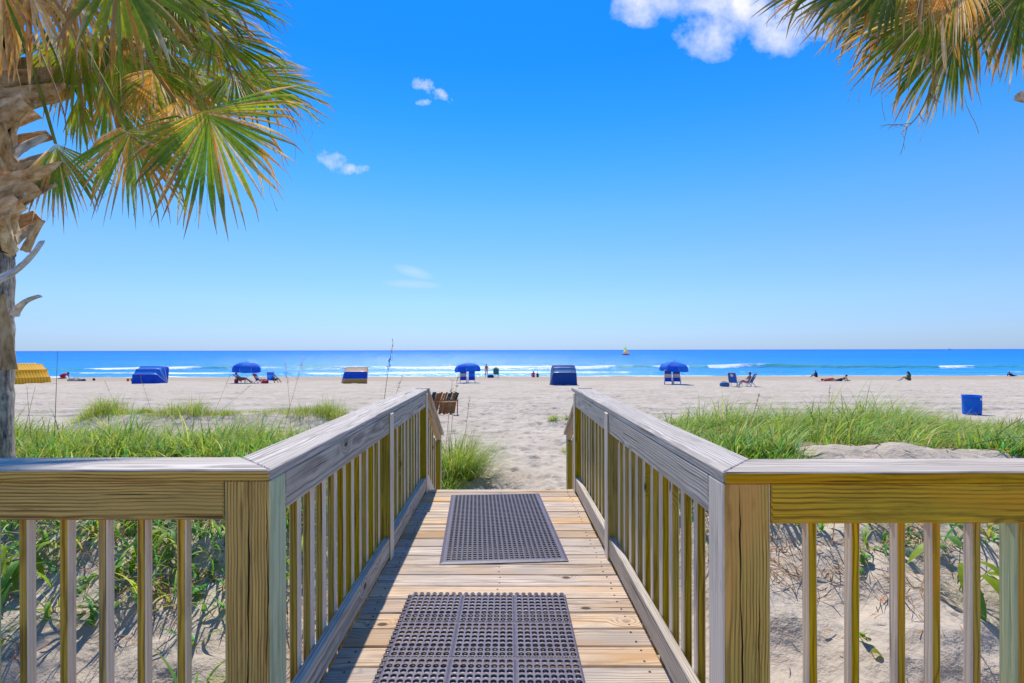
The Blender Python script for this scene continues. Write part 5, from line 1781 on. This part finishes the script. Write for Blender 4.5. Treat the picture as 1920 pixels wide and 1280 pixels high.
# ------------------------------------------------------------------ umbrellas, chairs, cabanas
def umbrella(p, R_, rim, top, label, tilt=(0, 0), crumple=0.0, seed=0):
    P = thing('beach_umbrella', p, label, 'umbrella', 'blue beach umbrellas')
    r = random.Random(seed)
    bm = bmesh.new(); add_tube(bm, [(0, 0, -.3), (0, 0, top + .08)], .02, 8)
    link('pole', bm_mesh('pole', bm, True), P, mats=ALU)
    bm = bmesh.new(); add_ball(bm, (0, 0, top + .10), .035, 1); link('finial', bm_mesh('finial', bm, True), P, mats=BLACK)
    rot = Euler((tilt[0], tilt[1], 0)).to_matrix()
    G, S, Q = 8, 7, 4
    for g in range(G):
        V, Fq = [], []
        for k in range(S + 1):
            t = k / S
            for q in range(Q + 1):
                a = 2 * math.pi * (g + q / Q) / G
                sag = 1 - .07 * math.sin(math.pi * q / Q) * t
                rr = R_ * math.sin(t * math.pi * .5) ** .9 * sag
                z = rim + (top - rim) * (math.cos(t * math.pi * .5) ** .8 if t < 1 else 0) - crumple * r.uniform(0, 1) * math.sin(math.pi * t)
                V.append(rot @ Vector((rr * math.cos(a), rr * math.sin(a), z - top)) + Vector((0, 0, top)))
        for q in range(Q + 1):      # valance
            v = V[S * (Q + 1) + q]
            V.append(v + Vector((0, 0, -.13 - .04 * math.sin(math.pi * q / Q))))
        for k in range(S + 1):
            for q in range(Q):
                a = k * (Q + 1) + q; Fq.append((a, a + 1, a + Q + 2, a + Q + 1))
        me = np_mesh('gore', np.array([tuple(v) for v in V]), np.array(Fq), smooth=True)
        link('canopy_gore', me, P, mats=UMB if g % 2 else BLUE_L)
        bm = bmesh.new(); e = V[S * (Q + 1)]
        pts = [V[k * (Q + 1)] - Vector((0, 0, .012)) for k in range(S + 1)]
        add_tube(bm, pts, .008, 4); link('rib', bm_mesh('rib', bm), P, mats=ALU)
    return P


def chair(p, yaw, label, bands, seat, frame, group, w=.58, bh=.72, recline=.45, seat_z=.30, logo=None, style='wood'):
    """low beach chair; local -Y is its back. bands: canvas materials of the back from bottom to top"""
    P = thing('beach_chair', p, label, 'beach chair', group); P.rotation_euler = (0, 0, yaw)
    rw = .022
    bd = Vector((0, -math.sin(recline), math.cos(recline)))
    b0 = Vector((0, -.16, seat_z - .02))

    def bar(nm, a, b, r=rw):
        bm = bmesh.new()
        add_tube(bm, [a, b], r, 6)
        link(nm, bm_mesh(nm, bm), P, mats=frame)
    for s in (-1, 1):
        x = s * w / 2
        bar('back_rail', b0 + Vector((x, 0, 0)) - bd * .30, b0 + Vector((x, 0, 0)) + bd * bh)
        bar('seat_rail', (x * .94, -.22, seat_z - .06), (x * .94, .40, seat_z + .06))
        bar('leg', (x * 1.04, .34, seat_z + .05), (x * 1.04, .30, 0.0))
        bar('leg', (x * 1.04, -.05, seat_z + .1), (x * 1.04, -.42, 0.0))
        bm = bmesh.new(); add_box(bm, (x * 1.07, .08, seat_z + .22), (.06, .52, .022), bevel=.005)
        link('armrest', bm_mesh('armrest', bm), P, mats=frame)
        bar('arm_post', (x * 1.06, .30, seat_z + .02), (x * 1.06, .30, seat_z + .21), .014)
    bar('cross_bar', b0 + Vector((-w / 2, 0, 0)) + bd * bh, b0 + Vector((w / 2, 0, 0)) + bd * bh)
    bar('cross_bar', (-w / 2, .40, seat_z + .06), (w / 2, .40, seat_z + .06))
    nb = len(bands)
    for i, m in enumerate(bands):
        V, Fq = [], []
        for k in range(5):
            t = (i + k / 4) / nb
            sagy = -.05 * math.sin(math.pi * min(1, t + .1))
            for q in range(3):
                c = b0 + bd * (bh * (.02 + .96 * t)) + Vector(((q - 1) * (w / 2 - .02), sagy * (1 if q == 1 else .3), 0))
                V.append(c)
        for k in range(4):
            for q in range(2):
                a = k * 3 + q; Fq.append((a, a + 1, a + 4, a + 3))
        link('back_canvas', np_mesh('back_canvas', np.array([tuple(v) for v in V]), np.array(Fq), smooth=True), P, mats=m)
    V, Fq = [], []
    for k in range(7):
        t = k / 6
        for q in range(3):
            V.append((((q - 1) * (w / 2 - .03)), -.16 + .54 * t, seat_z - .02 + .07 * t - .06 * math.sin(math.pi * t)))
    for k in range(6):
        for q in range(2):
            a = k * 3 + q; Fq.append((a, a + 1, a + 4, a + 3))
    link('seat_canvas', np_mesh('seat_canvas', np.array(V), np.array(Fq), smooth=True), P, mats=seat)
    if logo:
        bm = bmesh.new()
        c = b0 + bd * bh * .74
        rot = Matrix.Rotation(recline, 4, 'X')
        bmesh.ops.create_circle(bm, cap_ends=True, radius=.115, segments=20, matrix=Matrix.Translation(c + Vector((0, -.055, 0))) @ rot @ Matrix.Rotation(R(90), 4, 'X'))
        link('logo', bm_mesh('logo', bm), P, mats=logo)
    return P


def cabana(p, yaw, w, r_, angs, mats, label, topw=.86, skirt=True, frame=ALU, lean=0.0, bulge=0.0):
    """folding beach shelter: U-shaped hoops swinging from a base axle, cloth stretched between them.
    angs: hoop angles from the ground at the back (local -Y), one cloth panel between neighbours"""
    P = thing('beach_cabana', p, label, 'cabana', 'beach cabanas'); P.rotation_euler = (0, 0, yaw)
    prof = [(-1, 0), (-1, .35), (-1, .75), (-.985, .93), (-.93, .99), (-.4, 1.0), (0, .995), (.4, 1.0), (.93, .99), (.985, .93), (1, .75), (1, .35), (1, 0)]

    def hoop(a):
        out = []
        for u, v in prof:
            hw = w / 2 * (1 - (1 - topw) * v)
            out.append(Vector((u * hw + lean * v, -math.cos(a) * r_ * v, math.sin(a) * r_ * v)))
        return out
    H = [hoop(a) for a in angs]
    for i in range(len(H) - 1):
        V, Fq = [], []
        K = 4
        for k in range(K + 1):
            t = k / K
            for a, b in zip(H[i], H[i + 1]):
                v = a.lerp(b, t); v = v * (1 - .03 * math.sin(math.pi * t)); V.append(v)
        n = len(prof)
        for k in range(K):
            for q in range(n - 1):
                a = k * n + q; Fq.append((a, a + 1, a + n + 1, a + n))
        link('cloth_panel', np_mesh('cloth_panel', np.array([tuple(v) for v in V]), np.array(Fq), smooth=True), P, mats=mats[i % len(mats)])
    for h in H:
        bm = bmesh.new(); add_tube(bm, h, .018, 6); link('hoop', bm_mesh('hoop', bm, True), P, mats=frame)
    if skirt:
        h = H[0]; V, Fq = [], []
        n = len(h)
        for k in range(4):
            t = k / 3
            for q, v in enumerate(h):
                V.append((v.x * (1 + .04 * t), v.y - .10 * t * (v.z > .1) + .03 * math.sin(q * 2.3) * t, v.z * (1 - t) - .05 * t))
        for k in range(3):
            for q in range(n - 1):
                a = k * n + q; Fq.append((a, a + 1, a + n + 1, a + n))
        link('skirt', np_mesh('skirt', np.array(V), np.array(Fq), smooth=True), P, mats=mats[-1])
    # sand heaped on the hem
    V, Fq = [], []
    nn = 26
    rr = random.Random(int(w * 977))
    yb_ = -math.cos(angs[0]) * r_ - .22
    for k in range(nn + 1):
        t = k / nn; x = (t - .5) * w * 1.12
        hgt = max(0, .05 + .09 * abs(math.sin(t * 9.3 + w)) * rr.uniform(.4, 1)) * math.sin(math.pi * t) ** .3
        for q, (dy, f) in enumerate(((-.32, -.3), (-.14, .55), (0, 1), (.14, .5), (.3, -.3))):
            V.append((x, yb_ + dy + .05 * math.sin(t * 7), hgt * f - .01))
    for k in range(nn):
        for q in range(4):
            a = k * 5 + q; Fq.append((a, a + 5, a + 6, a + 1))
    link('heaped_sand', np_mesh('heaped_sand', np.array(V), np.array(Fq), smooth=True), P, mats=SAND)
    return P


PI = math.pi
p = on_beach(38, 716); cabana(p, face_cam(p) + .45, 3.6, 1.85, [.32, .75, 1.25, 1.75], [YSTRIPE, YSTRIPE, YSTRIPE], 'yellow striped cabana beside the palm trunk', .78, frame=YELLOWP)
p = on_beach(288, 716); cabana(p, face_cam(p) - .55, 2.5, 1.62, [.60, 1.0, 1.42, 1.9], [BLUE_L, BLUE_L, BLUE], 'bright blue cabana with a drooping front flap, left of the umbrella group', .86)
p = on_beach(664, 716); cabana(p, face_cam(p) - .16, 2.3, 1.5, [.30, .80, 1.35], [BLUE, TANC, BROWNC], 'low cabana with tan, blue and brown bands near the middle of the beach', .88, lean=.32)
p = on_beach(1056, 720); cabana(p, face_cam(p) + .10, 2.25, 1.62, [.72, 1.08, 1.5, 2.0], [NAVY_L, NAVY, NAVY], 'navy cabana seen from behind over the right stair railing', .84)

# left umbrella group
pl = on_beach(463, 716)
umbrella(pl, 1.24, 1.18, 1.90, 'blue beach umbrella over the three chairs on the left', (.03, .05), 0, 1)
Y1 = pl.y
CG = 'beach chairs under umbrellas'
pc = on_depth(452, Y1 - .3); chair(pc, -1.15, 'dark blue chair with a reclining sunbather under the left umbrella', [NAVY, NAVY], NAVY, WOODF, CG, recline=.75)
person(pc, -1.15, 'recline', 'person in orange shorts reclining with legs stretched under the left umbrella', SKIN, PINK, ORANGE, 'short')
pc = on_depth(487, Y1 - .2); chair(pc, -.55, 'empty chair with red and tan striped back at the left umbrella', [BLUE, TANC, RED], RED, WOODF, CG, recline=.55)
pc = on_depth(508, Y1 - .1); chair(pc, face_cam(pc) - .1, 'royal blue chair at the right end of the left umbrella group', [BLUE, BLUE_L, BLUE], BLUE, WOODF, CG, bh=.78, recline=.35)
person(pc + Vector((.22, .12, 0)), face_cam(pc) - .7, 'chair', 'dark haired person leaning forward on the rightmost chair of the left umbrella group', SKIN2, None, BLACK, 'short', .98)


def bag(p, s, mat, label, name='beach_bag', cat='bag', yaw=0.0):
    P = thing(name, p, label, cat); P.rotation_euler = (0, 0, yaw)
    bm = bmesh.new()
    prof = [(.82, 0), (1.0, .12), (1.02, .5), (.92, .85), (.7, .97)]
    rings = []
    for rr, z in prof:
        rings.append([bm.verts.new((math.copysign(abs(math.cos(a)) ** .5, math.cos(a)) * rr * s[0] / 2, math.copysign(abs(math.sin(a)) ** .5, math.sin(a)) * rr * s[1] / 2, z * s[2])) for a in [2 * PI * k / 20 for k in range(20)]])
    for a, b in zip(rings, rings[1:]):
        for k in range(20): bm.faces.new((a[k], a[(k + 1) % 20], b[(k + 1) % 20], b[k]))
    bm.faces.new(rings[-1]); bm.faces.new(rings[0][::-1])
    link('body', bm_mesh('body', bm, True), P, mats=mat)
    for sy in (-1, 1):
        bm = bmesh.new()
        add_tube(bm, [(math.cos(a) * s[0] * .26, sy * s[1] * .25, s[2] * (.95 + .28 * math.sin(a))) for a in [PI * k / 8 for k in range(9)]], .012, 5)
        link('handle', bm_mesh('handle', bm, True), P, mats=BLACK)
    return P


bag(on_depth(443, Y1 - .55), (.30, .24, .40), RED, 'small red bag on the sand left of the reclining sunbather')
bag(on_depth(497, Y1 - .5), (.55, .34, .28), RED, 'wide red bag between the two right chairs of the left umbrella group')

# middle umbrella
pm = on_beach(876, 716.5); Y2 = pm.y
umbrella(pm, 1.18, 1.16, 1.80, 'blue beach umbrella with two chairs at the centre of the beach', (-.04, -.05), 0, 2)
pc = on_depth(868.5, Y2 - .45); chair(pc, face_cam(pc), 'left chair of the pair under the centre umbrella, with a tan band', [BLUE, TANC, NAVY], BLUE, WHITE, CG, bh=.95, recline=.28, w=.56)
pc = on_depth(884.5, Y2 - .45); chair(pc, face_cam(pc), 'right chair of the pair under the centre umbrella, all blue', [BLUE, BLUE_L, BLUE], BLUE, WHITE, CG, bh=.95, recline=.28, w=.56)

# right umbrella
pr = on_beach(1264, 720.0); Y3 = pr.y
umbrella(pr, 1.20, 1.24, 1.86, 'rumpled royal blue umbrella with two striped chairs on the right', (.02, .04), .12, 3)
pc = on_depth(1253, Y3 - .4); chair(pc, face_cam(pc) - .08, 'left striped chair under the rumpled right umbrella', [BLUE, TANC, NAVY], BLUE, WHITE, CG, bh=.95, recline=.28, w=.56)
pc = on_depth(1269, Y3 - .4); chair(pc, face_cam(pc) - .08, 'right striped chair under the rumpled right umbrella', [BLUE, TANC, NAVY], BLUE, WHITE, CG, bh=.95, recline=.28, w=.56)

# pair of navy folding chairs
BINBLUE = cloth('blue_plastic', (.010, .20, .92), .3)
LOGO = plain('pale_logo', (.72, .58, .54), .7)
pn = on_beach(1376, 724); Y4 = pn.y
NG = 'navy folding chairs'
chair(pn, face_cam(pn) - .35, 'empty navy folding chair with a pale round emblem', [NAVY, NAVY, NAVY], NAVY, ALU, NG, bh=.80, recline=.38, w=.60, logo=LOGO)
pc = on_depth(1403, Y4 - .1); chair(pc, face_cam(pc) + 1.15, 'navy folding chair with a person sitting in it, seen from the side', [NAVY, NAVY, NAVY], NAVY, ALU, NG, bh=.80, recline=.5, w=.60, logo=LOGO)
person(pc, face_cam(pc) + 1.15, 'chair', 'person sitting in the right navy folding chair with knees forward', SKIN, None, PINK, 'short')
bag(on_depth(1358, Y4 - .05), (.62, .40, .32), NAVY_L, 'blue and white beach bag beside the empty navy chair')

# people farther off
pp = on_depth(912, 63.0); person(pp, face_cam(pp) + .5, 'stand', 'person in an orange red swimsuit standing at the water', SKIN, None, None, 'short', 1.0, None, ORANGE)
pp = on_depth(930, 60.0)
chair(pp, face_cam(pp), 'green high-backed chair near the waterline', [GREENC, GREENC], GREENC, BLACK, 'chairs at the waterline', w=.62, bh=.72, recline=.2, seat_z=.46)
person(pp + Vector((0, .08, .18)), face_cam(pp), 'chair', 'dark haired person in the green chair facing the sea', SKIN, GREENC, BLACK, 'short', 1.05)
bag(on_depth(920, 60.0), (.75, .42, .36), NAVY, 'navy blue cooler bag between the standing person and the green chair')
pp = on_depth(1000.5, 62); person(pp, face_cam(pp) + .3, 'sit', 'person in a dark red shirt sitting at the water left of the navy cabana', SKIN, RED, RED, 'short', .95)
pp = on_depth(1007.5, 62); person(pp, face_cam(pp) - .2, 'sit', 'small person in black sitting beside the one in dark red', SKIN, BLACK, BLACK, 'short', .72)
pp = on_depth(120, 60); person(pp, -1.5, 'kneel', 'person in a pink red shirt bent forward on the sand beyond the yellow cabana', SKIN2, RED, RED, 'short', 1.25)
pp = on_depth(1531, 60); person(pp, face_cam(pp) + 1.2, 'sit', 'hunched person in dark clothes sitting by the water behind the sunbathers', SKIN2, BLACK, NAVY, 'short', .95)
pl_ = on_depth(1556, 47.5)


def towel(p, yaw, w, l, mats, label):
    P = thing('beach_towel', p, label, 'towel', 'towels on the sand'); P.rotation_euler = (0, 0, yaw)
    n = len(mats)
    for i, m in enumerate(mats):
        V, Fq = [], []
        K = 6
        for k in range(K + 1):
            for q in range(7):
                x = (q / 6 - .5) * l; y_ = ((i + k / K) / n - .5) * w
                V.append((x, y_, .025 + .02 * math.sin(x * 7 + y_ * 5) * (1 if q % 2 else .3)))
        for k in range(K):
            for q in range(6):
                a = k * 7 + q; Fq.append((a, a + 1, a + 8, a + 7))
        link('stripe', np_mesh('stripe', np.array(V), np.array(Fq), smooth=True), P, mats=m)
    return P


towel(pl_ + Vector((-.35, 0, 0)), .05, .75, 1.9, [PINK, RED], 'red towel under the sunbather lying flat')
person(pl_ + Vector((-.1, 0, .03)), -1.5, 'lie', 'sunbather in red lying flat on a red towel', SKIN2, None, RED, 'short', 1.0, None, None)
p2 = on_depth(1575, 47.2)
towel(p2 + Vector((.1, -.05, 0)), .0, .7, 1.5, [NAVY, WHITE, NAVY], 'blue and white towel under the sunbather propped on elbows')
person(p2 + Vector((.05, 0, .03)), 1.57, 'prop', 'dark haired sunbather propped up on elbows on a blue towel', SKIN2, None, BLACK, 'short')
p3 = on_depth(1703, 47.8)
towel(p3 + Vector((-.55, 0, 0)), .0, .7, 1.2, [YELLOWP, WHITE, BLUE], 'yellow and blue towel beside the sitting long-haired person')
person(p3 + Vector((.1, .0, .02)), .9, 'sit', 'person with long dark hair and olive top sitting alone on the right beach', SKIN, OLIVEC, OLIVEC, 'long', 1.05)
p4 = on_depth(1897, 62); person(p4, -1.2, 'prop', 'person in dark clothes lying at the waterline by the right edge', SKIN2, BLACK, NAVY, 'short', 1.0)
p4.z += .0

# sand pile and small things by the water on the left
def sand_heap(p, label):
    bm = bmesh.new(); bmesh.ops.create_icosphere(bm, subdivisions=4, radius=1)
    for v in bm.verts:
        n_ = float(fbm(np.array([v.co.x * 2.2]), np.array([v.co.y * 2.2 + v.co.z]), 5, 3)[0])
        v.co = Vector((v.co.x * .62, v.co.y * .5, max(-.1, v.co.z) * .36)) * (1 + .5 * n_)
    o = link('sand_heap', bm_mesh('sand_heap', bm, True), loc=p, mats=SAND); tag(o, label, 'sand heap')


sand_heap(on_depth(142, 52), 'dug heap of damp sand between the yellow and blue cabanas')
bag(on_depth(157, 52), (.32, .25, .2), NAVY, 'small navy bag right of the dug sand heap')
bag(on_depth(176, 53), (.2, .2, .22), BLACK, 'tiny black bag alone on the sand left of the blue cabana')


def bucket(p, mat, label, s=1.0):
    P = thing('toy_bucket', p, label, 'bucket', 'beach toys')
    bm = bmesh.new(); rg = add_lathe(bm, [(.001, .01), (.10 * s, .01), (.135 * s, .26 * s), (.15 * s, .26 * s), (.145 * s, .28 * s), (.12 * s, .27 * s), (.09 * s, .03)], 16)
    link('pail', bm_mesh('pail', bm, True), P, mats=mat)
    bm = bmesh.new(); add_tube(bm, [(math.cos(a) * .14 * s, 0, (.26 + .12 * math.sin(a)) * s) for a in [PI * k / 8 for k in range(9)]], .008, 5)
    link('handle', bm_mesh('handle', bm, True), P, mats=WHITE)


LIMEP = plain('lime_plastic', (.15, .55, .12), .4)
bucket(on_depth(240, 50), ORANGE, 'orange toy bucket left of the bright blue cabana', 1.0)
bucket(on_depth(248, 49.5), LIMEP, 'lime green toy bucket right against the bright blue cabana', 1.2)

# blue bin
pb = on_beach(1822, 778)
P = thing('litter_bin', pb, 'battered blue plastic barrel bin on the open sand at the right', 'bin')
bm = bmesh.new()
R0, HB = .345, .77
prof = [(.30, 0), (.325, .02), (.335, .12), (.345, .4), (.342, .62), (.350, .63), (.350, .66), (.342, .67), (.345, .76)]
add_lathe(bm, prof, 36)
for v in bm.verts:
    a = math.atan2(v.co.y, v.co.x)
    f = 1 - .05 * max(0, math.sin(a * 2 + 1.0)) * math.sin(PI * v.co.z / .77) + .012 * math.sin(a * 5 + v.co.z * 9)
    v.co.x *= f; v.co.y *= f
    v.co.x += .02 * (v.co.z - .4) * -1
link('barrel', bm_mesh('barrel', bm, True), P, mats=BINBLUE)
bm = bmesh.new(); add_tube(bm, [(math.cos(a) * .352 - .008, math.sin(a) * .352, .77) for a in [2 * PI * k / 32 for k in range(33)]], .014, 6)
link('rim', bm_mesh('rim', bm, True), P, mats=BINBLUE)
bm = bmesh.new(); rg = add_lathe(bm, [(.335, .74), (.33, .45), (.31, .2), (.05, .12)], 28); link('liner', bm_mesh('liner', bm, True), P, mats=BLACK)
bm = bmesh.new()
ang = [R(-70) + R(15) * k / 4 for k in range(5)]
for z0, z1 in ((.60, .69),):
    vs_ = [[bm.verts.new((math.cos(a) * .362, math.sin(a) * .362, z)) for a in ang] for z in (z0, z1)]
    for k in range(4): bm.faces.new((vs_[0][k], vs_[0][k + 1], vs_[1][k + 1], vs_[1][k]))
link('sticker', bm_mesh('sticker', bm), P, mats=WHITE)
P.rotation_euler = (0, 0, -.25)
P.scale = (.76, .76, .86)

# reddish slat rack behind the grass clump
ps = on_beach(836, 778)
P = thing('slat_rack', ps, 'reddish wooden rack of leaning slats behind the big grass clump', 'rack')
sc_ = ps.y / F
def rk(px, py, dy=0.0):
    return Vector(((px - 836) * sc_, dy, (778 - py) * sc_))
def rbar(nm, a, b, r_, m):
    bm = bmesh.new(); a, b = Vector(a), Vector(b)
    d = (b - a); L_ = d.length; q = d.to_track_quat('X', 'Z').to_matrix().to_4x4()
    add_box(bm, (a + b) / 2, (L_, r_, r_ * .45), q, bevel=.004); link(nm, bm_mesh(nm, bm), P, mats=m)
rbar('top_beam', rk(806, 751), rk(859, 749), .11, REDWOOD)
rbar('lower_beam', rk(808, 764, .05), rk(846, 764, .05), .07, REDWOOD)
rbar('leg', rk(857.5, 750), rk(857.5, 777), .08, WOODF)
rbar('leg', rk(809, 750), rk(809, 777), .08, WOODF)
rr = random.Random(4)
for i, x in enumerate((809, 812.5, 816.5, 820.5, 824.5, 829, 834, 838.5, 843, 847.5, 851.5, 855)):
    t_ = rr.uniform(-1.5, 1.5)
    dk = i in (0, 1, 7, 8, 10, 11)
    rbar('slat', rk(x + 3.5, 735 + rr.uniform(-1, 2), .10), rk(x - 1.5, 751, -.03), .075, DARKWOOD if dk else REDWOOD)
    rbar('slat', rk(x - 1.5, 752, -.05), rk(x - 5.5 + t_, 773 + rr.uniform(-2, 2), -.16), .085, REDWOOD if i % 3 else WOODF)

# small sailing catamaran
ps = Vector(((1173 - VX) / F * 325, 325, SEAZ + .1))
P = thing('sailboat', ps, 'small catamaran with a green and yellow sail near the horizon', 'sailboat')
HULL = plain('hull_blue', (.02, .06, .22), .4)
for s in (-1, 1):
    bm = bmesh.new()
    add_tube(bm, [(-2.3, s * .9, .35), (-1.5, s * .9, .2), (0, s * .9, .15), (1.6, s * .9, .2), (2.6, s * .9, .42)], [.05, .24, .28, .22, .03], 10)
    link('hull', bm_mesh('hull', bm, True), P, mats=HULL)
bm = bmesh.new(); add_box(bm, (0, 0, .5), (2.0, 1.8, .06)); link('trampoline', bm_mesh('trampoline', bm), P, mats=BLACK)
bm = bmesh.new(); add_tube(bm, [(.2, 0, .4), (.05, 0, 5.6)], [.05, .03], 8); link('mast', bm_mesh('mast', bm, True), P, mats=ALU)
SG = cloth('green_sail', (.22, .75, .35), .6); SY = cloth('yellow_sail', (.88, .80, .14), .6); SO = cloth('orange_sail', (.85, .34, .12), .6)
for (z0, z1, m) in ((.8, 1.9, SO), (1.9, 3.0, SY), (3.0, 4.3, SG), (4.3, 5.5, SY)):
    def hw(z): return 2.0 * (1 - (z - .8) / 5.0) ** .7
    V = []
    for z in (z0, z1):
        for q in range(5):
            t_ = q / 4; V.append((.15 - hw(z) * t_, .25 * math.sin(PI * t_), z))
    Fq = [(q, q + 1, q + 6, q + 5) for q in range(4)]
    link('sail_panel', np_mesh('sail_panel', np.array(V), np.array(Fq), smooth=True), P, mats=m)
V = [(.25, 0, .6), (2.3, 0, .5), (.15, 0, 4.2), (1.2, .25, 1.3)]
link('jib', np_mesh('jib', np.array(V), np.array([(0, 1, 3), (1, 2, 3), (2, 0, 3)])), P, mats=SO)
bm = bmesh.new(); add_limb(bm, (-.6, .5, .6), .16, (-.6, .5, 1.1), .15); add_ball(bm, (-.55, .5, 1.35), .11, 2)
P.rotation_euler = (0, 0, .35)
P.scale = (1.15, 1.15, 1.15)
bm.free()

# a ship hull down on the horizon
ps = Vector(((1781 - VX) / F * 4200, 4200, SEAZ))
P = thing('distant_ship', ps, 'tiny dark ship on the horizon far right', 'ship')
bm = bmesh.new()
vs1 = [bm.verts.new(v) for v in ((-11, -2, 0), (9, -2.5, 0), (12, 0, 0), (9, 2.5, 0), (-11, 2, 0))]
vs2 = [bm.verts.new(v) for v in ((-11.5, -2.6, 3), (10, -3, 3.2), (15, 0, 4), (10, 3, 3.2), (-11.5, 2.6, 3))]
bm.faces.new(vs1[::-1]); bm.faces.new(vs2)
for k in range(5): bm.faces.new((vs1[k], vs1[(k + 1) % 5], vs2[(k + 1) % 5], vs2[k]))
link('hull', bm_mesh('hull', bm), P, mats=HULL)
bm = bmesh.new(); add_box(bm, (-6, 0, 5), (5, 4, 4), bevel=.2); link('wheelhouse', bm_mesh('wheelhouse', bm), P, mats=WHITE)
bm = bmesh.new(); add_tube(bm, [(-5, 0, 7), (-5, 0, 12)], .2, 6); link('mast', bm_mesh('mast', bm), P, mats=ALU)
